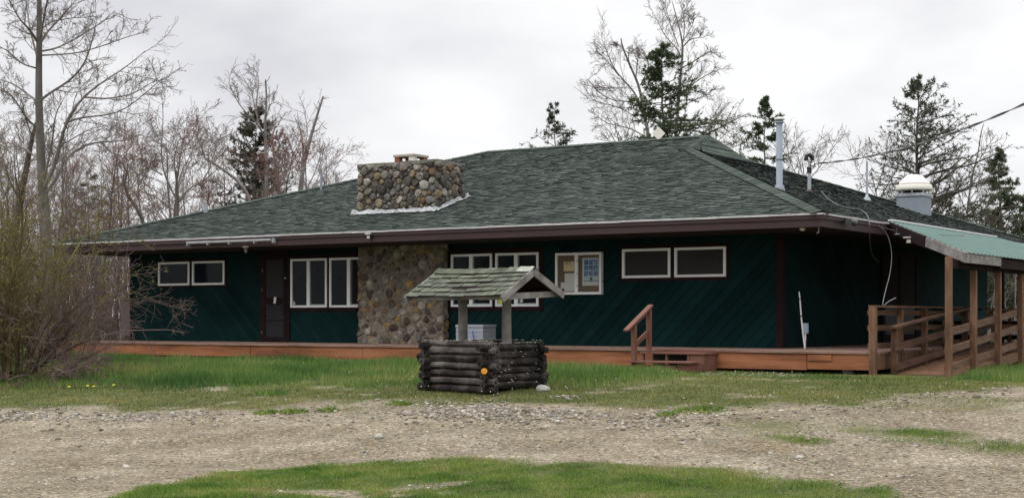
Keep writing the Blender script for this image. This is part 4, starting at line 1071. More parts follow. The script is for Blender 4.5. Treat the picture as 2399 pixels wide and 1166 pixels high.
mb = MB(); mb.box((q.x - .035, q.y - .05, q.z - .085), (q.x + .035, q.y + .0, q.z - .02), white_m); mb.box((q.x + .036, q.y - .045, q.z - .08), (q.x + .06, q.y + .0, q.z - .005), black_m); mb.build('lens', o)
q = Vector((-18.1, 0, 0))
# white conduit / roller along the left eave
xa, xb = onY(443, 568, EY0 - .05), onY(646, 564, EY0 - .05); zz = (xa.z + xb.z) / 2
o = empty('eave_roller', (xa.x, EY0 - .05, zz), 'pale metal roller tube bracketed along the front eave above the left door', 'roller')
mb = MB(); mb.tube([(xa.x, EY0 - .095, zz), (xb.x - .1, EY0 - .095, zz)], .034, mk('dull_aluminium', [(.17, .165, .17), (.26, .25, .26)], .4, 6, spec=.5), 12); mb.build('tube', o)
for t in (0, .24, .49, .78, .985):
    x = xa.x + (xb.x - xa.x) * t; mb = MB(); mb.box((x, EY0 - .135, zz - .06), (x + .022, EY0 - .041, zz + .04), galv); mb.build('bracket', o)
# porch lamps and hook under the soffit
for (u, v, lab) in ((576, 583, 'small dim porch lamp hanging under the soffit by the left door'), (1880, 540, 'small round lamp under the soffit near the right corner')):
    a_, b_ = ray(u); d = (SOF - .012 - CAMZ) * F_PX / (CY - v + 6); q = Vector((a_ * d, b_ * d, SOF - .012))
    mb = MB(); 
    if u < 1000: mb.lathe(q - Vector((0, 0, .15)), [(.03, 0), (.035, .06), (.03, .1), (.075, .12), (.07, .15)], mk('dim_lamp_glass', [(.12, .10, .08), (.16, .14, .11)], .4, 6), 14)
    else: mb.lathe(q - Vector((0, 0, .05)), [(.02, 0), (.05, .02), (.06, .05)], cream, 14)
    one('porch_lamp', lab, 'lamp', mb, q)
q = onY(1918, 523, EY0 + .25); q.z = SOF - .014; mb = MB(); mb.tube([q, q - Vector((0, 0, .08))], .006, white_m, 6); mb.tube([q - Vector((0, 0, .08)), q - Vector((.03, 0, .1)), q - Vector((.03, 0, .07))], .006, white_m, 6); mb.lathe(q - Vector((0, 0, .012)), [(.02, 0), (.02, .01)], white_m, 8)
one('plant_hook', 'small white plant hook hanging under the roof corner', 'hook', mb, q)

# notice board
x0, x1, z0, z1 = wrect(1301, 593, 1409, 689, WY - .09); y0, y1 = WY - .1, WY - .013
nb = empty('notice_board', ((x0 + x1) / 2, WY - .013, z0), 'white framed two-door notice board with papers and a blue poster', 'notice board')
t = .05; xm = x0 + (x1 - x0) * .455
mb = MB(); mb.box((x0, y0, z0), (x0 + t, y1, z1), white_vinyl); mb.box((x1 - t, y0, z0), (x1, y1, z1), white_vinyl); mb.box((x0 + t, y0, z0), (x1 - t, y1, z0 + t), white_vinyl); mb.box((x0 + t, y0, z1 - t), (x1 - t, y1, z1), white_vinyl)
mb.box((xm - .035, y0 + .004, z0 + t), (xm + .04, y1, z1 - t), white_vinyl); mb.build('frame', nb)
mb = MB(); mb.box((x0 + t, WY - .06, z0 + t), (xm - .035, WY - .05, z1 - t), cork); mb.box((xm + .04, WY - .06, z0 + t), (x1 - t, WY - .05, z1 - t), cork); mb.build('cork_panel', nb)
def npos(px, pz): return x0 + (x1 - x0) * (px - 165) / (1075 - 165), z1 - (z1 - z0) * (pz - 195) / (1000 - 195)
def sheetp(name, a0, b0, a1, b1, m, dy=.0, parent=nb):
    xa_, za_ = npos(a0, b0); xb_, zb2 = npos(a1, b1); mb = MB(); mb.box((xa_, WY - .064 - dy, zb2), (xb_, WY - .061 - dy, za_), m); return mb.build(name, parent)
py = sheetp('yellow_note', 320, 360, 527, 548, paper_y)
xa_, za_ = npos(345, 415)
fc = bpy.data.curves.new('handwriting', 'FONT'); fc.body = "LIL'S"; fc.size = .075; fc.extrude = .0008; fc.materials.append(ink)
tmp = bpy.data.objects.new('tmp', fc); COL.objects.link(tmp); bpy.context.view_layer.update()
fme = bpy.data.meshes.new_from_object(tmp.evaluated_get(bpy.context.evaluated_depsgraph_get())); bpy.data.objects.remove(tmp); fme.materials.clear(); fme.materials.append(ink)
fo = link('handwriting', fme, py); fo.location = Vector((xa_, WY - .0665, za_)) - origin_of(py); fo.rotation_euler = (math.radians(90), 0, 0)
sheetp('white_paper', 340, 590, 572, 935, paper_w); sheetp('small_paper', 262, 762, 338, 938, paper_w, .001); sheetp('dark_card', 285, 882, 328, 932, ink, .004)
ps = sheetp('poster', 690, 300, 1008, 832, mk('poster_paper', [(.42, .47, .46), (.5, .54, .53)], .7, 4))
for i in range(3):
    for j in range(3):
        sheetp('poster_photo', 728 + i * 91, 335 + j * 108, 808 + i * 91, 432 + j * 108, poster_b, .004, ps)
sheetp('poster_print', 728, 658, 985, 725, poster_p, .004, ps); sheetp('poster_star', 842, 668, 888, 735, mk('star_blue', [(.06, .09, .13), (.1, .14, .18)], .7, 9), .008, ps)
R_ = random.Random(2)
for k in range(16):
    a_ = 722 + k * 24; sheetp('poster_lettering', a_, 737 + R_.random() * 6, a_ + 15 + R_.random() * 6, 754, ink, .004, ps)
for pz in (354, 598, 830):
    xa_, za_ = npos(612, pz); mb = MB(); mb.box((xa_ - .028, y0 - .006, za_ - .006), (xa_ + .022, y0 + .004, za_ + .006), ink); mb.build('latch', nb)

# ================================================================== DECK
DX0, DX1, DY = -29.4, -8.82, 24.4
deck = empty('wooden_deck', (-18, 25.4, .7), 'long low orange-brown wooden deck along the front and right side of the lodge', 'deck')
mb = MB(); R_ = random.Random(12)
y = DY - .03
while y < WY - .01:                                 # boards along the front
    y2 = min(y + .135, WY - .001); x = DX0
    while x < DX1 + .02:
        l = min(R_.uniform(2.4, 4.8), DX1 + .02 - x); z = DZ + R_.uniform(-.004, .003)
        mb.box((x, y, DZ - .035), (x + l - .004, y2 - .008, z - .001), deck_top); x += l
        if l <= .01: break
    y += .14
y = WY
while y < 35.6:                                     # side walk and platform
    xe = DX1 + .02 if y < 29.7 else -7.5
    mb.box((WX1 + .02, y, DZ - .035), (xe, y + .132, DZ + R_.uniform(-.004, .003)), deck_top); y += .14
mb.build('deck_boards', deck)
xs_ = [DX0, -26.6, -22.95, -19.8, -16.35, -13.2, -10.02, DX1 + .01]
for i in range(len(xs_) - 1):
    mb = MB(); dz = [-.0, .006, -.004, .004, -.006, .002, -.012][i]; hgt = [.25, .25, .26, .27, .28, .285, .27][i]
    mb.box((xs_[i] + .006, DY - .0 - .004 * (i % 2), DZ - .036 - hgt), (xs_[i + 1] - .006, DY + .036, DZ - .036 + dz * 0), deck_orange)
    if i == 6: mb.box((xs_[i] + .02, DY - .02, DZ - .05 - .11), (xs_[i] + .45, DY - .006, DZ - .06), deck_orange)
    mb.build('fascia_board', deck)
mb = MB(); mb.box((DX1 - .026, DY + .037, DZ - .3), (DX1 + .01, 29.7, DZ - .037), ramp_wood); mb.box((DX1 + .01, 29.66, DZ - .3), (-7.5, 29.7, DZ - .037), ramp_wood); mb.box((-7.54, 29.7, DZ - .3), (-7.5, 35.6, DZ - .037), ramp_wood); mb.build('side_fascia', deck)
for (x, y) in [(-26, 24.7), (-21, 24.7), (-16.5, 24.7), (-14, 24.7), (-12.8, 24.8), (-11.2, 24.7), (-9.4, 24.7), (-8.95, 26.4), (-8.95, 28.4), (-7.65, 31), (-7.65, 34)]:
    mb = MB(); mb.box((x - .07, y - .07, g(x, y) - .1), (x + .07, y + .07, DZ - .3), concrete if x > -9.5 and y < 25 else ramp_wood); mb.build('support_post', deck)
mb = MB(); mb.box((DX0 + .3, 25.6, g(-20, 25) - .15), (DX1 - .5, 25.64, DZ - .05), black_m); mb.build('under_deck_shade_sheet', deck)  # black sheet added as the shade in the gap under the deck
# railing of the deck (level)
def rail_run(parent, X, y0, y1, zf_, posts, hs, wd=.04, hh=.12, capw=.14, mat_=ramp_rail, out=1):
    for k, h in enumerate(hs):
        mb = MB(); a = Vector((X, y0, zf_(y0) + h)); b = Vector((X, y1, zf_(y1) + h))
        if k == 0: mb.beam(a, b, capw, .038, mat_)
        else: mb.beam(a + Vector((.065 * out, 0, 0)), b + Vector((.065 * out, 0, 0)), wd, hh, mat_)
        mb.build('rail', parent)
    for y in posts:
        mb = MB(); mb.box((X - .045, y - .045, max(g(X, y) - .05, zf_(y) - .45)), (X + .045, y + .045, zf_(y) + hs[0] - .02), ramp_wood); mb.build('railing_post', parent)
RXd = DX1 + .0
rail_run(deck, RXd - .02, DY - .05, 29.6, lambda y: DZ, [25.75, 27.05, 28.3, 29.5], [.765, .66, .42, .14][:1] + [.66, .40, .10], hh=.09, out=-1)
mb = MB(); mb.box((RXd - .06, DY - .11, g(RXd, DY) - .05), (RXd + .05, DY - .005, DZ + .75), ramp_wood); mb.build('railing_post', deck)
# far railing across the platform
for h in (.765, .44, .12):
    mb = MB(); mb.beam((WX1 + .02, 35.55, DZ + h), (-7.45, 35.55, DZ + h), .14 if h > .7 else .04, .04 if h > .7 else .11, maroon_dark); mb.build('rail', deck)
for x in (-10.6, -9.6, -8.6): mb = MB(); mb.box((x - .045, 35.5, DZ), (x + .045, 35.59, DZ + .75), ramp_wood); mb.build('railing_post', deck)

# steps with one handrail
st = empty('wooden_steps', (-12.3, 23.9, .7), 'reddish two-tread wooden steps with a single handrail up to the deck', 'steps')
gx = g(-12.3, 23.7)
def SB(name, a, b, m=step_wood, bev=.004):
    mb = MB(); mb.box(a, b, m); return mb.build(name, st, bevel=bev)
SB('tread', (-12.93, 23.30, .805), (-11.68, 23.66, .838)); SB('tread', (-12.97, 23.84, .945), (-11.69, 24.385, .980))
SB('riser', (-12.88, 23.36, gx - .08), (-12.0, 23.385, .77)); SB('riser', (-11.98, 23.362, gx - .08), (-11.72, 23.387, .80))
for x in (-12.90, -11.76): SB('stringer', (x, 23.39, gx - .08), (x + .035, 23.84, .804))
for x, w_ in ((-12.95, .045), (-12.47, .04), (-12.04, .05)): SB('riser_post', (x, 23.86, .60), (x + w_, 23.92, .944))
SB('side_panel', (-11.985, 23.865, gx - .08), (-11.74, 23.89, .943)); SB('side_panel', (-11.74, 23.866, gx - .08), (-11.715, 24.38, .943)); SB('opening_shade_sheet', (-12.9, 24.2, .6), (-11.99, 24.22, .94), black_m)  # black sheet stands in for the shade behind the step openings
SB('back_board', (-12.95, 24.36, .985), (-11.72, 24.39, DZ - .0))
xr = -12.86; yA, yB = 23.42, 23.98
mb = MB(); mb.beam((xr, yA, .84), (xr, yA, 1.47), .08, .08, step_wood, up=(0, 1, 0)); mb.build('handrail_post', st, bevel=.004)
mb = MB(); mb.beam((xr, yB, .984), (xr, yB, 1.745), .08, .08, step_wood, up=(0, 1, 0)); mb.build('handrail_post', st, bevel=.004)
mb = MB(); mb.beam((xr, yA - .30, 1.365), (xr, yB + .07, 1.815), .10, .038, step_wood); mb.build('handrail', st, bevel=.004)
mb = MB(); mb.beam((xr - .02, yA - .02, 1.455), (xr - .02, yB + .05, 1.74), .036, .08, step_wood); mb.build('handrail_support', st, bevel=.003)
mb = MB(); mb.beam((xr - .02, yA + .02, 1.085), (xr - .02, yB + .02, 1.345), .036, .09, step_wood); mb.build('lower_rail', st, bevel=.003)

# ================================================================== RAMP
RL_, RRt = -8.68, -7.6; RY0, RY1 = 24.95, 29.62
rz = lambda y: .64 + (DZ - .64) * (y - RY0) / (RY1 - RY0)
ramp = empty('wooden_ramp', (-8.1, 25, .6), 'brown wooden wheelchair ramp with three-board railings at right', 'ramp')
mb = MB(); y = RY0
while y < RY1: mb.add([(RL_ - .05, y, rz(y)), (RRt - .06, y, rz(y)), (RRt - .06, y + .132, rz(y + .132)), (RL_ - .05, y + .132, rz(y + .132)), (RL_ - .05, y, rz(y) - .035), (RRt - .06, y, rz(y) - .035), (RRt - .06, y + .132, rz(y + .132) - .035), (RL_ - .05, y + .132, rz(y + .132) - .035)], [(0, 1, 2, 3), (7, 6, 5, 4), (0, 4, 5, 1), (1, 5, 6, 2), (2, 6, 7, 3), (3, 7, 4, 0)], ramp_wood); y += .14
mb.build('ramp_boards', ramp)
for X in (RL_ - .07, RRt - .045):
    mb = MB(); mb.beam((X, RY0, rz(RY0) - .09), (X, RY1, rz(RY1) - .09), .036, .16, ramp_wood); mb.build('stringer', ramp)
# left railing
for k, (h, w_, hh_) in enumerate(((.795, .15, .04), (.46, .04, .115), (.12, .04, .115))):
    mb = MB(); o_ = 0 if k == 0 else .065
    mb.beam((RL_ + o_, RY0 - .08, rz(RY0 - .08) + h), (RL_ + o_, 29.6, rz(29.6) + h), w_, hh_, ramp_rail); mb.build('rail', ramp)
for y in (25.0, 26.6, 28.1, 29.5):
    mb = MB(); mb.box((RL_ - .05, y - .05, g(RL_, y) - .05), (RL_ + .04, y + .05, rz(y) + .77), ramp_wood); mb.build('railing_post', ramp)
# right railing between the canopy posts
for h in (.735, .44, .14):
    mb = MB(); mb.beam((RRt + .02 - .075, RY0 - .45, rz(RY0 - .45) + h), (RRt - .055, 29.5, rz(29.5) + h), .038, .12, ramp_rail); mb.build('rail', ramp)
for h in (.765, .42, .12):
    mb = MB(); mb.beam((RRt - .055, 29.5, DZ + h), (RRt - .055, 35.5, DZ + h), .038, .12, ramp_rail); mb.build('rail', ramp)
# rough board leaning at the ramp foot
mb = MB(); mb.beam((RL_ - .02, 24.93, .60), (RRt - .1, 24.93, .60), .05, .07, ramp_wood); mb.build('toe_board', ramp)

# ================================================================== CANOPY
can = empty('porch_canopy', (-7.6, 24.5, .6), 'green corrugated metal canopy on rough wooden posts over the ramp', 'canopy')
OX, OY0, OYe, OZ = -7.42, 24.8, 36.0, 2.668
TX, TY0, TZ = EX1 + .02, 28.35, EZ + .03
def czz(x): return OZ + (TZ - OZ) * (OX - x) / (OX - TX)
mb = MB(); ys_ = []; y = OY0
prof = [(0, 0), (.13, 0), (.15, .018), (.17, .018), (.19, 0)]
while y < OYe:
    for a, b in prof: ys_.append((y + a, b))
    y += .2286
v = []
for (y, b) in ys_:
    xs2 = max(TX, OX - (OX - TX) * (y - OY0) / (TY0 - OY0))
    for xx in (OX + .03, xs2): v.append((xx, y, czz(xx) + b))
f = [(2 * i, 2 * i + 1, 2 * i + 3, 2 * i + 2) for i in range(len(ys_) - 1)]
mb.add(v, f, metal_green); mb.build('metal_sheet', can)
mb = MB()
for a, b in ((28.4, 32.6), (32.62, 35.6)): mb.beam((TX - .02, a, TZ + .035), (TX - .02, b, TZ + .035), .09, .03, mk('bright_flashing', [(.6, .6, .6), (.72, .72, .72)], .35, 5, spec=.6))
mb.build('top_flashing', can)
pA, pB = Vector((OX + .02, OY0 - .02, OZ - .09)), Vector((TX - .02, TY0 - .0, TZ - .105)); pm = pA.lerp(pB, .475)
mb = MB(); mb.beam(pA, pm, .045, .165, grey_wood); mb.build('rake_board', can)
mb = MB(); mb.beam(pm + Vector((-.015, .0, 0)), pB, .045, .20, maroon_dark); mb.build('rake_board', can)
mb = MB(); mb.beam((OX, OY0, OZ - .095), (OX, 26.85, OZ - .095), .04, .15, grey_wood); mb.build('eave_board', can)
mb = MB(); mb.beam((OX - .03, 26.87, OZ - .12), (OX - .03, OYe, OZ - .12), .04, .17, maroon_dark); mb.build('eave_board', can)
mb = MB(); mb.beam((RRt, 24.56, OZ - .19), (RRt, OYe, OZ - .19), .09, .14, maroon_dark)
mb.build('beam', can)
for y in (26.0, 27.5, 29.0, 30.5, 32.0, 33.5, 35.0):
    mb = MB(); x2 = max(TX, OX - (OX - TX) * (y - OY0) / (TY0 - OY0)) + .05
    mb.beam((RRt, y, czz(RRt) - .09), (x2, y, czz(x2) - .09), .04, .09, maroon_dark); mb.build('rafter', can)
for i, y in enumerate((24.5, 25.88, 27.38, 28.86, 31.4, 35.4)):
    mb = MB(); mb.beam((RRt, y, g(RRt, y) - .1), (RRt, y, OZ - (.08 if i == 0 else .26)), .1, .1, ramp_wood, up=(0, 1, 0)); mb.build('post', can, bevel=.006)
for x in (-9.75,): mb = MB(); mb.beam((x, 35.45, DZ), (x, 35.45, OZ + .2), .09, .09, maroon_dark, up=(0, 1, 0)); mb.build('post', can)
mb = MB(); mb.tube([(-9.3, 35.45, DZ), (-9.3, 35.45, OZ + .3)], .035, galv, 10); mb.build('pipe_post', can)
# things on the rake board
def on_rake(u, v, off=.045):
    n2 = Vector((pB.y - pA.y, -(pB.x - pA.x), 0)).normalized()
    if n2.y > 0: n2 = -n2
    a, b = ray(u); d = (pA.x * n2.x + pA.y * n2.y + off) / (a * n2.x + b * n2.y); return Vector((a * d, b * d, CAMZ + (CY - v) / F_PX * d)), n2
q, n2 = on_rake(2130, 556); o = empty('security_light', q, 'small white sensor light on the dark rake board of the canopy', 'security light')
mb = MB(); mb.beam(q - n2 * .02, q + n2 * .1, .12, .02, white_m); mb.build('panel', o); mb = MB(); mb.beam(q + Vector((0, 0, -.07)) - n2 * .02, q + Vector((0, 0, -.07)) + n2 * .04, .09, .06, cream); mb.build('lens', o)
q, n2 = on_rake(2104, 548); mb = MB(); mb.beam(q - n2 * .02, q + n2 * .05, .1, .018, galv); mb.tube([q + n2 * .03, q + n2 * .04 + Vector((.02, 0, .12))], .006, cable_m, 6); one('cable_clamp', 'small metal cable clamp on the canopy rake board', 'clamp', mb, q)

# ================================================================== THINGS ON THE DECK
# resin bin
bx0, bx1, by0, by1 = -18.28, -17.6, 25.6, 26.08; o = empty('resin_bin', (bx0, by0, DZ), 'grey slatted plastic storage bin on the deck behind the well', 'storage bin')
mb = MB()
for k in range(4): mb.box((bx0, by0, DZ + .005 + k * .09), (bx1, by1, DZ + .005 + k * .09 + .083), box_grey)
mb.box((bx0 + .01, by0 + .01, DZ + .002), (bx1 - .01, by1 - .01, DZ + .37), galv_blue); mb.build('bin_body', o)
mb = MB(); mb.box((bx0 - .01, by0 - .01, DZ + .371), (bx1 + .01, by1 + .01, DZ + .43), box_grey); mb.build('bin_lid', o, bevel=.008)
q = onY(1107, 775, by0 - .02); q2 = onY(1111, 797, by0 - .05); mb = MB(); mb.tube([q, q.lerp(q2, .5) + Vector((-.006, 0, 0)), q2], .009, blue_m, 6); one('blue_cord', 'thin blue cord hanging in front of the grey bin', 'cord', mb, q)
# bent white pipe with a small meter box
Yp = 26.2; P_ = [onY(1872, 683, Yp), onY(1874, 700, Yp), onY(1877, 740, Yp), onY(1881, 780, Yp), onY(1886, 816, Yp)]; P_[-1].z = DZ + .005
mb = MB(); mb.tube(P_, [.012, .015, .015, .016, .016], white_m, 8)
for k in (1, 2): mb.tube([P_[k] - Vector((0, 0, .012)), P_[k] + Vector((0, 0, .012))], .024, black_m, 8)
one('bent_white_pipe', 'leaning bent white pipe standing on the deck right of the corner board', 'pipe', mb, P_[-1])
qb = onY(1888, 768, Yp + .03); o = empty('junction_box', Vector((qb.x, qb.y, DZ)), 'pale blue-grey junction box on a short stake beside the white pipe', 'junction box')
mb = MB(); mb.box((qb.x - .055, Yp, qb.z - .10), (qb.x + .045, Yp + .06, qb.z + .09), mk('pale_blue_box', [(.2, .28, .33), (.27, .35, .4)], .6, 5)); mb.build('box', o, bevel=.006)
mb = MB(); mb.tube([(qb.x - .02, Yp + .03, DZ), (qb.x - .01, Yp + .03, qb.z - .1)], .018, white_m, 8); mb.build('stake', o)
# panel standing at the left end of the wall
q = onY(284, 700, 27.0); q1 = onY(304, 790, 27.0)
mb = MB(); mb.box((q.x, 27.0, DZ + .1), (WX0 - .021, 27.06, DZ + .98), mk('mauve_grey_panel', [(.10, .085, .085), (.14, .12, .12)], .8, 3)); mb.box((q.x + .05, 27.06, DZ - .1), (WX0 - .1, 27.1, DZ + .6), black_m)
one('grey_panel', 'grey board standing at the far left end of the lodge wall', 'panel', mb, (q.x, 27.0, DZ))
# picnic table on the platform
o = empty('picnic_table', (-9.1, 33.6, DZ), 'tan wooden picnic table on the platform behind the ramp rails', 'picnic table')
tanw = mk('tan_table_wood', [(.24, .14, .08), (.34, .21, .12)], .8, 3, vec=(1, 4, 1), island=.15)
for k in range(5): mb = MB(); mb.box((-9.45 + k * .15, 32.8, DZ + .72), (-9.45 + k * .15 + .14, 34.5, DZ + .76), tanw); mb.build('table_board', o)
for x in (-9.85, -8.55): mb = MB(); mb.box((x, 32.8, DZ + .42), (x + .26, 34.5, DZ + .46), tanw); mb.build('seat_board', o)
for y in (33.1, 34.2):
    for s_ in (-1, 1): mb = MB(); mb.beam((-9.08 + s_ * .25, y, DZ + .72), (-9.08 + s_ * .65, y, DZ), .09, .04, tanw, up=(0, 1, 0)); mb.build('leg', o)
    mb = MB(); mb.beam((-9.85, y + .045, DZ + .38), (-8.3, y + .045, DZ + .38), .04, .09, tanw); mb.build('crossbar', o)

# ================================================================== WISHING WELL
wa = math.radians(40)
LD = Vector((RX * math.cos(wa) + -FX * math.sin(wa), RY * math.cos(wa) - FY * math.sin(wa), 0))     # along the ridge, to the right and nearer
WD = Vector((RX * math.sin(wa) + FX * math.cos(wa), RY * math.sin(wa) + FY * math.cos(wa), 0))      # to the right and farther
d_w = 21.9; a_, b_ = ray(1135); WCc = Vector((a_ * d_w, b_ * d_w, 0)); gw = g(WCc.x, WCc.y); WCc.z = gw
well = empty('wishing_well', WCc, 'old wishing well with dark log crib and mossy shingled gable roof', 'wishing well')
def wp(l, w_, z): return WCc + LD * l + WD * w_ + Vector((0, 0, z))
hl, hw2, ov, rr = .56, .56, .13, .056
R_ = random.Random(21)
def log(p, q, r, m, hollow=False):
    n = 7; pts = []; rs = []
    for i in range(n):
        t = i / (n - 1); c = p.lerp(q, t) + Vector((R_.uniform(-.008, .008), R_.uniform(-.008, .008), R_.uniform(-.010, .008))); pts.append(c); rs.append(r * R_.uniform(.88, 1.1))
    mb = MB(); mb.tube(pts, rs, m, 16)
    pr_ = [R_.uniform(.74, 1.2) for _ in range(16)]; cc_ = [Vector(c) for c in pts]
    for i in range(n):
        for k in range(16):
            v_ = Vector(mb.v[i * 16 + k]); mb.v[i * 16 + k] = tuple(cc_[i] + (v_ - cc_[i]) * pr_[k] * R_.uniform(.93, 1.07))
    for k in range(32): mb.v[n * 16 + k] = mb.v[k] if k < 16 else mb.v[(n - 1) * 16 + k - 16]
    dr = (p - q).normalized()
    for e, s_ in ((pts[0], 1), (pts[-1], -1)):
        mb.tube([e + dr * .001 * s_, e + dr * .004 * s_], r * (.78 if hollow else .35), log_hole_shade, 10)
    return mb.build('log', well)
top_z = .66
for k in range(6):
    z = .045 + k * .107
    for s_ in (-1, 1):
        j = lambda: R_.uniform(-.09, .07)
        log(wp(-hl - ov + j(), s_ * hw2, z), wp(hl + ov + j(), s_ * hw2, z - .01), rr * R_.uniform(.9, 1.05), log_grey if (s_ < 0 and k in (1, 3, 5)) else log_m, False)
        zz = z + .053
        log(wp(s_ * hl, -hw2 - ov + j(), zz), wp(s_ * hl, hw2 + ov + j(), zz - .005), rr * R_.uniform(.88, 1.05), log_m, k in (2,))
for s_ in (-1, 1): log(wp(-hl - ov - .02, s_ * (hw2 - .01), .05 + 5 * .124), wp(hl + ov * .6, s_ * (hw2 - .01), .05 + 5 * .124 - .01), rr * .8, log_grey if s_ < 0 else log_m)
# lichen and debris on the upper logs
pts = []
for k in range(170):
    e = R_.choice('lrab'); t = R_.uniform(-.62, .62)
    p = {'l': wp(t, -hw2 + R_.uniform(-.05, .03), .05 + 5 * .124 + .045), 'a': wp(t, hw2 + R_.uniform(-.03, .03), .05 + 5 * .124 + .045), 'r': wp(hl + R_.uniform(-.03, .05), t, .05 + 4 * .128 + .062 + .06), 'b': wp(hl + .055, t, R_.uniform(.1, .6))}[e]
    pts.append(tuple(p))
pts = np.array(pts); s_ = .006 + .012 * rng.random(len(pts)); Vb, Fb = blobs(pts, np.stack([s_ * 1.5, s_, s_ * .5], 1), rng.random(len(pts)) * 6, rng, ICO0, .3)
link('lichen', raw_mesh('lichen', Vb - np.array(WCc), [Fb], [lichen]), well)
mb = MB(); mb.box((-.5, -.5, 0), (.5, .5, .25), log_hole_shade)
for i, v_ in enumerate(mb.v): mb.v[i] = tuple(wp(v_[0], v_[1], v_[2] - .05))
mb.build('crib_shade_block', well)  # near-black block put in as the shade inside the crib
for l in (-.42, .42):
    mb = MB(); n = 8; mb.tube([wp(l + R_.uniform(-.004, .004), R_.uniform(-.004, .004), z) for z in np.linspace(.0, 1.50, n)], [.078, .076, .073, .07, .07, .068, .066, .066], grey_wood, 14); mb.build('post', well)
# roof: ridge, eaves, sagging a little to the left
rise, hwid, hlen, ez_ = .33, .66, .90, 1.39
tilt = lambda l, w_: -.035 * (w_ / .66) * -1 + .0 * l - .02 * math.cos(l * 1.7)
def rp_(l, w_, up=0.0):
    s_ = abs(w_) / hwid; z = ez_ + rise * (1 - s_) + .03 * (w_ / hwid) + .018 * (l / hlen) ** 2 * 0 - .012 * (1 - (l / hlen) ** 2) + up
    return wp(l, w_, z)
for sg in (-1, 1):
    mb = MB()
    mb.add([rp_(-hlen, sg * hwid, -.02), rp_(hlen, sg * hwid, -.02), rp_(hlen, 0, -.02), rp_(-hlen, 0, -.02), rp_(-hlen, sg * hwid, 0), rp_(hlen, sg * hwid, 0), rp_(hlen, 0, 0), rp_(-hlen, 0, 0)], [(0, 3, 2, 1), (4, 5, 6, 7), (0, 1, 5, 4), (1, 2, 6, 5), (3, 0, 4, 7)], maroon_dark)
    nrow = 5
    for k in range(nrow + 1):
        f0 = 1.05 - k * (1.05 / (nrow + .6)); f1 = max(0, f0 - .235)
        l = -hlen - .05 + (k % 2) * -.1
        while l < hlen + .03:
            l0, l1 = max(l, -hlen - .05), min(l + .285, hlen + .03); l += .292
            if l1 - l0 < .03: continue
            f0j = f0 + R_.uniform(-.012, .015); up0 = .016 + R_.uniform(0, .012); up1 = .005
            a1, a2, a3, a4 = rp_(l0, sg * hwid * f0j, up0), rp_(l1 - .006, sg * hwid * f0j, up0 + R_.uniform(-.004, .006)), rp_(l1 - .006, sg * hwid * f1, up1), rp_(l0, sg * hwid * f1, up1)
            mb.add([a1, a2, a3, a4], [(0, 1, 2, 3)], well_shingle); dn = Vector((0, 0, -.014)); mb.add([a1, a2, a2 + dn, a1 + dn], [(0, 3, 2, 1)], shingle_edge)
            mb.add([a2, a3, a3 + dn, a2 + dn], [(0, 1, 2, 3)], shingle_edge)
    mb.build('shingle_roof', well)
mb = MB(); l = -hlen - .02
while l < hlen:
    l1 = min(l + .22, hlen + .04); h0 = .04 + R_.uniform(0, .012)
    mb.add([rp_(l, -.1, h0 - .008), rp_(l, 0, h0 + .012), rp_(l, .1, h0 - .008), rp_(l1, -.1, .028), rp_(l1, 0, .045), rp_(l1, .1, .028)], [(0, 1, 4, 3), (1, 2, 5, 4)], well_shingle if l < hlen - .3 else lichen); l += .2
mb.build('ridge_cap', well)
for l in (hlen + .02, -hlen - .02):
    for sg in (-1, 1):
        mb = MB(); mb.beam(rp_(l, sg * (hwid + .03), -.035 - .012), rp_(l, sg * .0, -.035), .03, .10, grey_wood, up=(0, 0, 1)); mb.build('rake_board', well, bevel=.004)
for sg in (-1, 1):
    mb = MB(); mb.beam(rp_(-hlen + .1, sg * (hwid - .06), -.06), rp_(hlen - .01, sg * (hwid - .06), -.06), .045, .07, grey_wood); mb.build('eave_beam', well)
for l in (-.42, .42, hlen - .05):
    mb = MB(); mb.beam(rp_(l, -hwid + .08, -.07), rp_(l, hwid - .08, -.07), .04, .085, grey_wood); mb.build('tie_beam', well)
mb = MB(); mb.beam(rp_(-hlen + .02, 0, -.06), rp_(hlen - .02, 0, -.06), .04, .09, maroon_dark); mb.build('ridge_beam', well)
# orange reflector on the near corner
nrm = (LD * .3 - WD * .9); nrm = (Vector((-FX, -FY, 0)) * .95 + LD * .25).normalized(); s2 = Vector((nrm.y, -nrm.x, 0)); a_, b_ = ray(1135); dd = ( (wp(hl, -hw2 - ov - .07, 0)).dot(Vector((FX, FY, 0))))
q = atd(1134.5, 869, dd - .03)
mb = MB()
for (r_, o_) in ((.043, 0), (.038, .006)):
    mb.tube([q + nrm * (o_ - .012), q + nrm * (o_ + .004)], r_, orange_r, 18)
mb.tube([q + nrm * .004, q + nrm * .013], .007, mk('reflector_screw', [(.3, .14, .02), (.4, .2, .03)], .4, 5), 8)
mb.tube([q - nrm * .10, q - nrm * .01], .02, log_m, 8)
mb.build('orange_reflector', well)

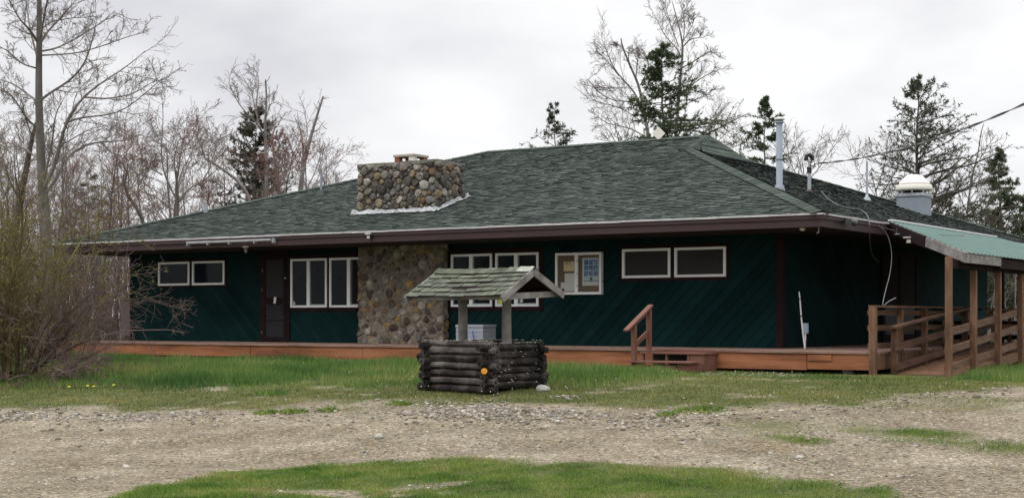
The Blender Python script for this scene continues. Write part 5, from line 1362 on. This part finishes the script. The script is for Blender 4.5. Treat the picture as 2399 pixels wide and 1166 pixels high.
# ================================================================== TREES AND BUSHES
def iline(pts, d, off=(0, 0), n=12, dj=0.0, seed=0):
    """smooth limb through picture points at distance d; depth wanders by dj so it is not flat"""
    R = np.random.default_rng(seed); P = np.array(pts, float); t = np.linspace(0, len(P) - 1, n)
    dd = d + off[0] + (off[1] - off[0]) * np.linspace(0, 1, n) + np.cumsum(R.normal(size=n)) * dj
    u = np.interp(t, np.arange(len(P)), P[:, 0]); v = np.interp(t, np.arange(len(P)), P[:, 1])
    for _ in range(2):
        u[1:-1] = (u[:-2] + 2 * u[1:-1] + u[2:]) / 4; v[1:-1] = (v[:-2] + 2 * v[1:-1] + v[2:]) / 4
    r = (u - CX) / F_PX
    return np.stack([(FX + RX * r) * dd, (FY + RY * r) * dd, CAMZ + (CY - v) / F_PX * dd], 1)[None]
def rads(n, r0, r1): return np.linspace(r0, r1, n)[None]
def foot(u, d):
    a, b = ray(u); return Vector((a * d, b * d, g(a * d, b * d)))
RS = lambda s: np.random.default_rng(s)
def twigs_on(limbs, rng, n2=9, n3=6, n4=3, l2=.45, tw=.0055, t0=.15, up=.05, ang=42, n5=0):
    out = []; last = None; P = np.concatenate([a for a, b in limbs]); R = np.concatenate([b for a, b in limbs])
    c2, r2 = spawn(P, R, n2, t0, 1, ang, l2, .4, .45, 7, .16, up, rng, .009); out.append((c2, r2, 4))
    c3, r3 = spawn(c2, r2, n3, .15, 1, 40, .5, .3, .55, 5, .17, up * .8, rng, tw); out.append((c3, r3, 3)); last = c3
    if n4: c4, r4 = spawn(c3, r3, n4, .15, 1, 38, .55, .3, .7, 4, .17, up * .6, rng, tw * .8); out.append((c4, r4, 3)); last = c4
    return out, last

# --- the big grey tree at left (carries catkins)
D0 = 36.0; R_ = RS(100)
f0 = foot(112, D0)
T = iline([(112, 860), (110, 700), (108, 560), (103, 470), (97, 400), (93, 300), (90, 200), (93, 60), (91, -60), (88, -200)], D0, n=26, dj=.01)
TR = np.interp(np.linspace(0, 1, 26), [0, .2, .4, .7, 1], [.2, .15, .115, .08, .03])[None]
limb_px = [([(91, 238), (120, 215), (165, 190), (200, 150), (215, 100), (225, 55)], .05), ([(92, 240), (70, 225), (35, 198), (-10, 182)], .05), ([(90, 110), (110, 75), (150, 35), (185, -10)], .05),
           ([(89, 100), (70, 70), (45, 45), (18, -5)], .05), ([(92, 150), (75, 90), (66, 45), (58, -20)], .04), ([(100, 445), (125, 400), (140, 350), (150, 285), (185, 235), (230, 195), (290, 165), (340, 120)], .075),
           ([(108, 452), (135, 420), (150, 370), (190, 342), (235, 330), (290, 333), (330, 315)], .06), ([(150, 290), (185, 275), (235, 272), (290, 262), (350, 210), (380, 185)], .035), ([(200, 228), (250, 232), (310, 222), (370, 185)], .03),
           ([(97, 120), (130, 115), (170, 95), (230, 60), (270, 25)], .035), ([(95, 130), (140, 128), (185, 125), (250, 105), (300, 85), (345, 75)], .03), ([(86, 300), (60, 275), (30, 225), (0, 205)], .04),
           ([(88, 370), (60, 350), (30, 335), (-20, 332)], .04), ([(85, 160), (50, 150), (20, 120), (-20, 100)], .03), ([(95, 70), (120, 50), (170, 42), (210, 40)], .025), ([(100, 440), (112, 380), (125, 320), (128, 270), (150, 230)], .045),
           ([(94, 95), (105, 30), (118, -30)], .035), ([(130, 355), (105, 330), (85, 300)], .02)]
limbs = []
for i, (px, r) in enumerate(limb_px):
    a = iline(px, D0, (0, [-1.6, 1.4, .8, -1.1, 1.0, -.8, 1.3, -.6][i % 8]), 14, .03, i); limbs.append((a, rads(14, r * .75, .008)))
tw, last = twigs_on(limbs, R_, 12, 7, 3, .30, .005, .12, .03)
crown = [(a, b, 6) for a, b in limbs] + tw
cat_ = chips(tw[1][0][R_.random(len(tw[1][0])) < .5], 2, .3, .02, .07, .018, R_, .2); z = cat_[0].reshape(-1, 3, 3); z[:, 2, :2] = z[:, 0, :2] + (z[:, 2, :2] - z[:, 0, :2]) * .3; z[:, 2, 2] = z[:, 0, 2] - .06
tree_from('bare_tree', f0, [(T, TR)], crown, [(z.reshape(-1, 3), cat_[1])], 'tall bare grey tree with hanging catkins at the left edge of the picture', 'tree', bark_grey, twig_brown, catkin, 'bare trees around the lodge', leaf_name='catkins', world=True)

# --- dark leaning trunk left of it
d = 38.5; T = iline([(5, 860), (15, 700), (28, 560), (48, 470), (62, 390), (78, 310), (92, 270)], d, n=18, dj=.01); limbs = [(iline([(60, 400), (85, 360), (120, 330)], d, (0, 1), 10), rads(10, .03, .008)), (iline([(48, 470), (20, 420), (5, 360)], d, (0, -1), 10), rads(10, .035, .008)), (iline([(76, 320), (60, 280), (50, 230)], d, (0, -.6), 10), rads(10, .025, .008))]
tw, _ = twigs_on(limbs, RS(101), 8, 6, 2, .5)
tree_from('bare_tree', foot(5, d), [(T, rads(18, .16, .03))], [(a, b, 5) for a, b in limbs] + tw, None, 'thin dark trunk leaning behind the tall grey tree at left', 'tree', bark_dark, twig_brown, None, 'bare trees around the lodge', world=True)

# --- whitish snags and birches behind the left roof
def custom(u0, d, trunk_px, r0, r1, limb_list, seed, label, bark, twig, n2=8, n3=6, n4=2, l2=.45, tw=.006, name='bare_tree', leaf=None, leafm=None, group='bare trees around the lodge', up=.05, stubs=0):
    T = iline(trunk_px, d, n=20, dj=.015, seed=seed); R = RS(seed); r0 *= .6; r1 *= .7
    trunks = [(T, np.interp(np.linspace(0, 1, 20), [0, .5, 1], [r0, (r0 + r1) * .5, r1])[None])]
    limbs = []
    for i, (px, r) in enumerate(limb_list): limbs.append((iline(px, d, (0, R.uniform(-1.3, 1.3)), 12, .03, seed + i + 1), rads(12, r * .72, .009)))
    tw_, last = (twigs_on(limbs, R, n2, n3, n4, l2, tw, up=up) if n2 else ([], None))
    if stubs:
        s1, sr = spawn(T, trunks[0][1], stubs, .45, 1, 60, 10.28, 0, .5, 4, .1, .1, R, .014); tw_ = tw_ + [(s1, sr, 5)]
    leaves = [chips(last, leaf[0], .3, .02, leaf[1], leaf[2], R)] if leaf else None
    return tree_from(name, foot(u0, d), trunks, [(a, b, 5) for a, b in limbs] + tw_, leaves, label, 'tree', bark, twig, leafm, group, world=True, leaf_name='buds')
custom(700, 50, [(700, 790), (700, 500), (705, 430), (713, 375), (728, 320), (740, 280), (757, 226)], .17, .045, [([(730, 310), (745, 305), (760, 283)], .045), ([(757, 296), (763, 302), (766, 301)], .02), ([(708, 400), (712, 350), (705, 310), (699, 292), (697, 264)], .075), ([(699, 292), (692, 278)], .04)], 110,
       'pale broken snag forking into bare stubs, tallest on the right of the left woods', bark_pale, twig_pale, 0, 0, 0, stubs=12)
custom(715, 53, [(715, 790), (716, 480), (718, 420), (712, 370)], .05, .02, [([(718, 440), (700, 390), (680, 340), (672, 320)], .03), ([(717, 430), (715, 350), (722, 300), (712, 262)], .03), ([(718, 445), (740, 400), (752, 360), (748, 330)], .03), ([(717, 460), (745, 420), (755, 385)], .025)], 111,
       'slender pale tree with fine twigs around the forked snag', bark_pale, twig_pale, 9, 6, 3, .5)
custom(622, 51, [(622, 790), (624, 520), (625, 430), (622, 340), (621, 280), (625, 235), (622, 187)], .14, .035, [([(623, 330), (612, 305), (600, 285), (575, 265), (550, 230), (536, 195)], .05), ([(610, 300), (598, 260), (590, 215), (565, 175)], .035), ([(604, 290), (600, 240), (608, 190), (600, 165)], .03), ([(622, 280), (632, 245), (645, 240)], .02), ([(624, 320), (640, 300), (655, 292)], .02), ([(560, 245), (556, 215), (545, 195)], .02)], 112,
       'tall pale birch snag with a spray of fine branches above the left spruce', bark_pale, twig_brown, 9, 6, 3, .42, stubs=10)
custom(655, 50, [(655, 790), (655, 520), (655, 440), (645, 390), (640, 345), (636, 325), (645, 295)], .13, .03, [([(645, 360), (655, 345), (652, 330)], .03), ([(655, 430), (675, 400), (690, 370), (700, 350)], .03), ([(652, 440), (630, 410), (615, 380)], .03)], 113,
       'reddish crooked tree just right of the left spruce', twig_red, twig_red, 9, 7, 3, .5, leaf=(3, .05, .03), leafm=redbud)
custom(560, 54, [(600, 790), (598, 560), (585, 460), (560, 425), (520, 395), (482, 372)], .12, .07, [([(490, 378), (486, 350), (498, 335), (488, 290)], .03), ([(480, 372), (470, 340), (455, 310), (440, 285)], .03), ([(535, 405), (520, 370), (515, 345)], .025), ([(498, 340), (520, 320), (545, 322)], .02)], 114,
       'tree with a thick bare limb leaning to the left, beside the left spruce', bark_pale, twig_brown, 9, 6, 3, .55)
custom(412, 47, [(412, 790), (414, 560), (415, 500), (416, 450), (412, 400)], .13, .05, [([(415, 480), (440, 440), (470, 430), (495, 410), (520, 385)], .055), ([(470, 432), (490, 400), (505, 350), (510, 320)], .035), ([(414, 470), (395, 430), (380, 400), (376, 340), (384, 280), (380, 240)], .05), ([(414, 450), (425, 400), (450, 360), (455, 330)], .04), ([(412, 420), (408, 370), (418, 330)], .03), ([(380, 410), (355, 395), (340, 370)], .03)], 115,
       'gnarled bare tree with wide crooked limbs behind the left end of the roof', bark_grey, twig_brown, 10, 7, 3, .5, leaf=(1, .05, .03), leafm=redbud)
custom(345, 48, [(350, 790), (345, 560), (330, 500), (300, 460), (290, 430), (298, 405)], .12, .05, [([(298, 405), (285, 380), (255, 350)], .035), ([(330, 500), (322, 440), (330, 390), (335, 340)], .045), ([(300, 460), (275, 445), (265, 450)], .03), ([(345, 540), (370, 500), (385, 450)], .04), ([(322, 440), (345, 400), (365, 370)], .03)], 116,
       'crooked grey tree between the tall left tree and the gnarled tree', bark_grey, twig_brown, 10, 7, 3, .5, leaf=(1, .05, .03), leafm=redbud)

# --- birches behind the ridge, right of centre
custom(1585, 54, [(1575, 790), (1578, 400), (1582, 330), (1588, 250), (1597, 150), (1601, 105), (1590, 60), (1575, 5)], .15, .02,
       [([(1598, 140), (1585, 110), (1560, 90), (1540, 50), (1530, 30)], .04), ([(1600, 110), (1618, 90), (1640, 90), (1648, 70)], .035), ([(1596, 160), (1625, 145), (1660, 120), (1675, 125)], .04), ([(1592, 205), (1620, 200), (1655, 175), (1690, 160)], .04), ([(1600, 100), (1605, 60), (1600, 30), (1612, 12)], .03),
        ([(1590, 110), (1575, 70), (1562, 30), (1558, 2)], .03), ([(1588, 255), (1625, 235), (1650, 225), (1670, 210)], .03), ([(1598, 130), (1590, 165), (1565, 100)], .02), ([(1580, 300), (1630, 290), (1670, 285), (1700, 275)], .03), ([(1602, 95), (1622, 60), (1628, 40)], .025)], 120,
       'tallest pale birch with fine branching crown behind the roof ridge', bark_pale, twig_pale, 10, 8, 4, .42, .0062)
custom(1525, 55, [(1535, 790), (1530, 400), (1520, 320), (1508, 260), (1498, 200), (1478, 160), (1456, 105), (1455, 90)], .14, .03,
       [([(1512, 280), (1490, 215), (1450, 180), (1425, 135), (1414, 97)], .06), ([(1450, 178), (1420, 140), (1396, 117)], .035), ([(1505, 255), (1480, 235), (1440, 240), (1400, 215), (1375, 185)], .04), ([(1470, 205), (1435, 207), (1400, 205)], .02), ([(1525, 330), (1480, 300), (1420, 290), (1400, 272)], .04), ([(1490, 180), (1495, 130), (1490, 115)], .03),
        ([(1520, 300), (1470, 260), (1430, 245), (1380, 235)], .03), ([(1476, 160), (1470, 120), (1500, 130)], .03), ([(1456, 110), (1440, 100)], .02), ([(1500, 200), (1520, 160), (1515, 130)], .03)], 121,
       'pale birch with heavy crooked limbs leaning left behind the ridge spruce', bark_pale, twig_brown, 10, 7, 4, .42, .0062)
custom(1660, 58, [(1650, 790), (1648, 420), (1640, 340), (1650, 300)], .07, .02, [([(1648, 400), (1680, 330), (1715, 300), (1735, 330)], .03), ([(1645, 380), (1665, 290), (1690, 260)], .03), ([(1650, 420), (1700, 350), (1745, 335)], .03)], 122, 'low faint bare tree at the right foot of the tallest birch', bark_pale, twig_pale, 8, 6, 3, .5)
custom(1455, 58, [(1460, 790), (1458, 420), (1455, 350), (1440, 290)], .07, .02, [([(1455, 360), (1430, 310), (1410, 290)], .03), ([(1456, 380), (1470, 310), (1480, 280)], .03), ([(1455, 350), (1425, 330), (1420, 320)], .02)], 123, 'low faint bare tree left of the ridge spruce', bark_pale, twig_pale, 8, 6, 3, .5)
custom(1885, 56, [(1880, 790), (1882, 480), (1885, 420), (1880, 380)], .07, .02, [([(1885, 430), (1915, 400), (1945, 355), (1960, 335)], .03), ([(1884, 420), (1905, 370), (1915, 330)], .03), ([(1884, 425), (1870, 370), (1862, 330)], .03), ([(1883, 440), (1850, 380), (1842, 320)], .025), ([(1883, 450), (1835, 400), (1822, 350)], .025)], 124,
       'rounded bare treetop behind the service mast', bark_grey, twig_brown, 10, 7, 3, .45)
custom(2275, 50, [(2262, 790), (2262, 560), (2268, 470), (2280, 400), (2292, 360), (2298, 310), (2305, 290)], .07, .015, [([(2270, 470), (2300, 430), (2330, 400)], .025), ([(2266, 500), (2235, 430), (2230, 400)], .025), ([(2285, 390), (2310, 350), (2330, 320)], .02), ([(2264, 520), (2215, 480), (2190, 430)], .025), ([(2266, 480), (2300, 470), (2335, 480)], .02)], 125,
       'slender leaning bare tree between the two right-hand spruces', bark_grey, twig_brown, 9, 6, 3, .5)
custom(2045, 57, [(2050, 790), (2050, 520), (2055, 460), (2040, 400)], .06, .02, [([(2052, 450), (2075, 380), (2080, 330)], .025), ([(2052, 460), (2010, 400), (1990, 350)], .02), ([(2052, 480), (2100, 400), (2110, 370)], .025)], 126, 'faint bare tree behind the thin vent pipe', bark_grey, twig_brown, 8, 6, 3, .5)

# --- spruces
def conifer(u, d, topv, seed, label, prof, nb=70, lowv=None, mat_=None, needles=16, drop=0.0, ang=78, up=.03, nl=.11, nw=.032, side=None, tr=.11, trunk_px=None, gaps=0.0, tmin=.35, group='spruces behind the lodge', topdense=1.0):
    """prof: [(height fraction from top, crown half width in m)]"""
    R = RS(seed); f0 = foot(u, d); H = CAMZ + (CY - topv) / F_PX * d - f0.z
    tx = trunk_px or 0
    npt = 22; zz_ = np.linspace(-.1, H, npt); wob = np.cumsum(R.normal(size=(npt, 2)) * .018, 0); T = np.stack([wob[:, 0], wob[:, 1], zz_], 1)
    if trunk_px is not None: T[:, :2] += np.outer(zz_ / H, [RX * trunk_px, RY * trunk_px])
    T = T[None]; TR = (tr * (1 - .93 * np.linspace(0, 1, npt)))[None]
    tmax = min(.97, (prof[-1][0])); fr_ = (np.arange(nb) + R.random(nb)) / nb; fr_ = fr_ ** .9 * tmax
    keep = R.random(nb) > gaps; fr_ = fr_[keep]
    base, tan = sample(T, (1 - fr_)[None]); base = base[0]
    az = R.random(len(fr_)) * 6.283; L_ = np.interp(fr_, [p_[0] for p_ in prof], [p_[1] * 1.55 for p_ in prof]) * (.5 + .65 * R.random(len(fr_)))
    if side is not None: L_ = L_ * (1 + side[0] * np.cos(az - side[1]))
    el = np.radians(90 - ang + R.normal(size=len(fr_)) * 9) + (1 - np.minimum(fr_ * 7, 1)) * .35
    dr = np.stack([np.cos(az) * np.cos(el), np.sin(az) * np.cos(el), np.sin(el)], 1); n = 7; C = [base]; p_ = base
    for i in range(n - 1):
        dr = dr + R.normal(size=dr.shape) * .07; dr[:, 2] += up * (1 if i > 2 else -1.2); dr /= np.linalg.norm(dr, axis=1, keepdims=True); p_ = p_ + dr * (L_ / (n - 1))[:, None]; C.append(p_)
    C = np.stack(C, 1); CR = np.maximum(.024 * (L_ / 1.6)[:, None] * np.linspace(1, .2, n)[None], .006)
    c2, r2 = spawn(C, CR, 9, .2, 1, 55, .30, .25, .55, 4, .14, .03, R, .0045, flat=.5)
    leaves = [chips(C, int(needles * 1.0), tmin, .014, nl * .85, nw * .8, R, .45), chips(c2, needles, .1 if tmin < .4 else .25, .014, nl * .85, nw * .8, R, .5)]
    top = T[:, -2:, :]; leaves.append(chips(top, int(12 * topdense), .1, .015, nl * .9, nw, R, .7))
    root = empty('spruce_tree', f0, label, 'tree', group)
    v, f = tubes(T, TR, 8); link('trunk', raw_mesh('trunk', v, [f], [bark_grey], smooth=True), root)
    v, f = merge([tubes(C, CR, 4), tubes(c2, r2, 3)]); link('branches', raw_mesh('branches', v, f, [bark_dark]), root)
    v, f = merge(leaves); link('foliage', raw_mesh('foliage', v, f, [mat_ or needle]), root)
    return root
conifer(1553, 48, 112, 200, 'dense dark green spruce with narrow top behind the roof ridge', [(0, .12), (.05, .4), (.12, .6), (.2, .85), (.26, 1.2), (.33, 1.5), (.5, 1.5), (.75, 1.9), (.9, 1.6)], 210, needles=24, nl=.12, nw=.036, side=(.25, YAW), tr=.13, tmin=.15)
conifer(1300, 52, 243, 201, 'small sparse greyish spruce standing alone left of the birches', [(0, .1), (.08, .3), (.16, .5), (.25, .75), (.35, .95), (.5, 1.1)], 74, mat_=needle_g, needles=15, nl=.10, nw=.03, up=.05, ang=62, tr=.08, gaps=.15, tmin=.4)
conifer(1780, 47, 232, 202, 'thin ragged spruce with crooked top behind the flue pipe', [(0, .12), (.1, .42), (.2, .55), (.33, .85), (.42, 1.1), (.5, 1.35), (.6, 1.4)], 100, mat_=needle, needles=20, nl=.10, nw=.034, up=.02, ang=80, tr=.09, gaps=.2, trunk_px=.12, tmin=.25)
conifer(2146, 50, 186, 203, 'large open spruce with visible trunk behind the exhaust fan', [(0, .1), (.06, .5), (.12, .75), (.2, .8), (.28, 1.1), (.35, 1.5), (.45, 1.7), (.6, 2.0), (.8, 2.1)], 170, mat_=needle_g, needles=14, nl=.12, nw=.036, up=.055, ang=60, tr=.13, gaps=.18, side=(.2, YAW), tmin=.5, topdense=2)
conifer(2338, 54, 352, 204, 'conical green spruce near the right edge of the picture', [(0, .08), (.1, .3), (.25, .6), (.4, .95), (.6, 1.25), (.9, 1.4)], 170, needles=22, nl=.12, nw=.038, up=.02, tr=.1, tmin=.2)
conifer(2420, 50, 455, 205, 'low bushy spruce cut by the right edge of the picture', [(0, .1), (.2, .7), (.5, 1.3), (.9, 1.6)], 150, needles=22, tr=.1, tmin=.15)
conifer(2255, 58, 540, 206, 'short bushy spruce just right of the exhaust fan', [(0, .1), (.2, .6), (.5, 1.0), (.9, 1.2)], 110, needles=20, tr=.08, tmin=.15)
conifer(593, 56, 262, 207, 'narrow spruce with browning foliage in the left woods', [(0, .15), (.05, .42), (.12, .6), (.25, .75), (.35, .95), (.5, 1.5), (.65, 1.7)], 150, mat_=needle_b, needles=30, nl=.11, nw=.036, up=.04, ang=66, tr=.12, gaps=.12, tmin=.3, topdense=3)
conifer(205, 62, 400, 208, 'small rusty-brown evergreen among the bare trees at left', [(0, .1), (.15, .6), (.5, 1.1), (.9, 1.4)], 80, mat_=needle_b, needles=16, tr=.08, gaps=.1)
for i, (u, d, tv, s_) in enumerate(((2040, 66, 520, 1), (2210, 68, 470, 2), (2375, 70, 640, 3), (2330, 74, 655, 4), (2300, 72, 540, 5))):
    conifer(u, d, tv, 220 + i, ['dim spruce top low behind the thin vent pipe', 'dim spruce behind the right side of the exhaust fan', 'dark spruce seen under the canopy between the last posts', 'dark spruce seen under the canopy next to the lodge wall', 'dim spruce behind the slender leaning tree'][i], [(0, .1), (.2, .7), (.5, 1.2), (.9, 1.5)], 80, needles=16, tr=.09, nl=.14, nw=.05, mat_=needle_g)

# --- the woods at left: protos copied
protos = []
for i in range(6):
    R = RS(300 + i); H = 7.0 + i * .4
    T, TR = trunk_line(H, .075 + .015 * (i % 3), (R.normal() * .5, R.normal() * .5), 16, .035, R)
    out, last = bare_crown(T, TR, R, 13 + i, 7, 5, 3 if i % 2 else 2, .22 + .04 * (i % 3), 36 + 4 * (i % 3), .38, .06, .0048)
    red = i in (1, 4)
    pr = tree_from('bare_tree', (0, 0, 0), [(T, TR)], out, [chips(last, 1, .2, .02, .05, .03, R)] if red else None, None, 'tree', [bark_grey, bark_dark, bark_grey, bark_pale, bark_dark, bark_grey][i], [twig_brown, twig_red, twig_brown, twig_brown, twig_red, twig_brown][i], redbud, 'woods behind the left end of the lodge', leaf_name='buds')
    pr['H'] = H; protos.append(pr)
R = RS(7); placed = 0
spots = []
for k in range(48):
    u = -110 + 600 * (k + R.random()) / 36 if k < 36 else 480 + 300 * R.random()
    d = 43 + 30 * R.random(); spots.append((u, d))
spots = [q for i_, q in enumerate(spots) if not (250 < q[0] < 560 and i_ % 2)]
for k, (u, d) in enumerate(spots):
    topv = np.interp(u, [-100, 60, 150, 240, 300, 400, 470, 560, 700, 800], [330, 360, 380, 385, 350, 340, 380, 400, 400, 430]) + R.normal() * 35
    i = k % 6; f0 = foot(u, d); H = CAMZ + (CY - topv) / F_PX * d - f0.z; s_ = H / protos[i]['H']
    r_ = R.random() * 6.28
    near = u < 260
    place = 'in the woods near the left edge' if u < 50 else 'behind the tall grey tree' if u < 140 else 'just left of the lodge eave' if near else 'behind the far left roof slope' if u < 430 else 'around the browning spruce' if u < 640 else 'between the forked snag and the chimney'
    lab = ['grey-brown', 'reddish', 'fine-twigged', 'pale-barked', 'reddish-budding', 'slim'][i] + (' high' if topv < 360 else ' low' if topv > 405 else '') + ' bare tree, ' + place
    if k < 6:
        o = protos[i]; o.location = f0; o.scale = (s_,) * 3; o.rotation_euler = (0, 0, r_); o['label'] = lab; o['group'] = 'woods left of the lodge' if near else 'woods behind the left roof'
    else: o = copy_tree(protos[i], f0, s_, r_, lab, 'woods left of the lodge' if near else 'woods behind the left roof')
for p_ in protos:
    del p_['H']
for o in COL.objects:
    if 'H' in o.keys(): del o['H']
by = {}
for o in COL.objects:
    if o.parent is None and str(o.get('group', '')).startswith('woods') and o.get('label'): by.setdefault(o['label'], []).append(o)
for lab, obs in by.items():
    if len(obs) > 1:
        obs.sort(key=lambda o: (o.location.x * RX + o.location.y * RY) / (o.location.x * FX + o.location.y * FY))
        nm = ['left-hand', 'right-hand'] if len(obs) == 2 else ['left-hand', 'middle', 'right-hand'] if len(obs) == 3 else ['leftmost', 'second', 'third', 'fourth', 'fifth', 'sixth', 'seventh'][:len(obs)]
        for a_, o in zip(nm, obs): o['label'] = a_ + ' ' + lab
# --- saplings and brush: uncountable mass behind everything
def thicket(name, label, u0, u1, d0, d1, h0, h1, n, seed, mat_, n2=5, n3=3):
    R = RS(seed); u = u0 + (u1 - u0) * R.random(n); d = d0 + (d1 - d0) * R.random(n); r = (u - CX) / F_PX
    X, Y = (FX + RX * r) * d, (FY + RY * r) * d; ok = ~((Y > 24) & (Y < 41) & (X > -30) & (X < -7)); X, Y, n = X[ok], Y[ok], int(ok.sum())
    Z = gz(X, Y); H = (h0 + (h1 - h0) * R.random(n)); k = 8
    dr = np.stack([R.normal(size=n) * .12, R.normal(size=n) * .12, np.ones(n)], 1); p_ = np.stack([X, Y, Z - .05], 1); C = [p_]
    for i in range(k - 1): dr = dr + R.normal(size=dr.shape) * .08; dr[:, 2] += .05; dr /= np.linalg.norm(dr, axis=1, keepdims=True); p_ = p_ + dr * (H / (k - 1))[:, None]; C.append(p_)
    C = np.stack(C, 1); CR = (.018 + .022 * R.random(n))[:, None] * np.linspace(1, .2, k)[None]
    c2, r2 = spawn(C, CR, n2, .2, 1, 40, .32, .4, .5, 5, .16, .06, R, .006); c3, r3 = spawn(c2, r2, n3, .1, 1, 40, .5, .3, .6, 4, .17, .05, R, .005)
    v, f = merge([tubes(C, CR, 4), tubes(c2, r2, 3), tubes(c3, r3, 3)]); stuff(name, v, f, [mat_], label)
thicket('brush', 'tangled grey-brown brush and saplings of the woods at left', -150, 330, 42, 60, 1.5, 4.6, 260, 400, bark_dark)
thicket('brush', 'reddish saplings in the woods behind the left roof', 150, 860, 48, 66, 3.2, 4.3, 170, 401, twig_red, 5, 3)
thicket('brush', 'far brown undergrowth behind the lodge', -200, 2600, 70, 100, 2.5, 5.0, 900, 402, bark_dark, 5, 3)
thicket('brush', 'brush at the right behind the lodge', 2000, 2600, 46, 64, 2.0, 4.6, 260, 403, twig_brown, 6, 4)

# --- bushes at left, in front of the lodge
def bush(u, v, stems, seed, label, mat_, leafm, hmax, n2=7, n3=6, n4=3, leaf=(2, .03, .016), lean=.45, az=None, r0=.02, up=.05, tw=.0042, nm='bush', rad=.35):
    R = RS(seed); q = onG(u, v); n = stems; a = R.random(n) * 6.283 if az is None else az[0] + R.normal(size=n) * az[1]
    rr_ = rad * np.sqrt(R.random(n)); x, y = np.cos(a) * rr_, np.sin(a) * rr_; H = hmax * (.5 + .5 * R.random(n)); k = 11
    dr = np.stack([np.cos(a) * lean * (.3 + R.random(n)), np.sin(a) * lean * (.3 + R.random(n)), np.ones(n)], 1); dr /= np.linalg.norm(dr, axis=1, keepdims=True)
    p_ = np.stack([x, y, gz(x + q.x, y + q.y) - q.z - .03], 1); C = [p_]
    for i in range(k - 1): dr = dr + R.normal(size=dr.shape) * .09; dr[:, 2] += up - .02 * i * .3; dr /= np.linalg.norm(dr, axis=1, keepdims=True); p_ = p_ + dr * (H / (k - 1))[:, None]; p_[:, 2] = np.maximum(p_[:, 2], .06); C.append(p_)
    C = np.stack(C, 1); CR = (r0 * (.5 + .7 * R.random(n)))[:, None] * np.linspace(1, .22, k)[None]
    c2, r2 = spawn(C, CR, n2, .15, 1, 42, .36, .4, .5, 7, .16, .03, R, .005); c3, r3 = spawn(c2, r2, n3, .1, 1, 42, .45, .3, .6, 5, .17, .02, R, tw)
    parts = [tubes(C, CR, 5), tubes(c2, r2, 4), tubes(c3, r3, 3)]; last = c3
    if n4: c4, r4 = spawn(c3, r3, n4, .1, 1, 40, .5, .3, .7, 4, .17, .02, R, tw * .85); parts.append(tubes(c4, r4, 3)); last = c4
    root = empty(nm, q, label, 'bush', 'bushes at the left'); v_, f_ = merge(parts[:1]); link('stems', raw_mesh('stems', v_, f_, [mat_]), root)
    v_, f_ = merge(parts[1:]); link('twigs', raw_mesh('twigs', v_, f_, [mat_]), root)
    if leafm: v_, f_ = chips(last, leaf[0], .1, .012, leaf[1], leaf[2], R); link('buds', raw_mesh('buds', v_, [f_], [leafm]), root)
    return root
east = math.atan2(RY, RX)
bush(15, 893, 28, 500, 'tall olive-yellow bare bush at the left edge of the picture', twig_olive, bud_m, 4.0, 8, 5, 2, (2, .035, .02), .26, r0=.03, rad=.55, tw=.0048)
bush(95, 868, 21, 501, 'olive bare bush with arching stems in front of the tall grey tree', twig_olive, bud_m, 3.8, 8, 5, 2, (2, .035, .02), .42, r0=.026, rad=.55, tw=.0048)
bush(-60, 900, 16, 504, 'olive bush mostly cut off by the left edge of the picture', twig_olive, bud_m, 3.4, 8, 6, 2, (1, .035, .02), .3, r0=.022)
bush(30, 885, 12, 502, 'purplish-brown bush reaching right toward the lodge corner', twig_purple, None, 3.5, 9, 6, 2, lean=.95, az=(east, .55), r0=.028, up=.0, tw=.0036, rad=.25)
bush(75, 893, 12, 503, 'low dark spreading bush with branches close to the grass', twig_purple, None, 1.7, 8, 6, 2, lean=2.2, az=(east - .1, .7), r0=.022, up=-.015, tw=.004, rad=.4)
bush(170, 850, 10, 505, 'small purplish bush beside the left end of the deck', twig_purple, redbud, 2.0, 8, 6, 3, (1, .025, .015), .6, r0=.015, rad=.4)
print('script end')
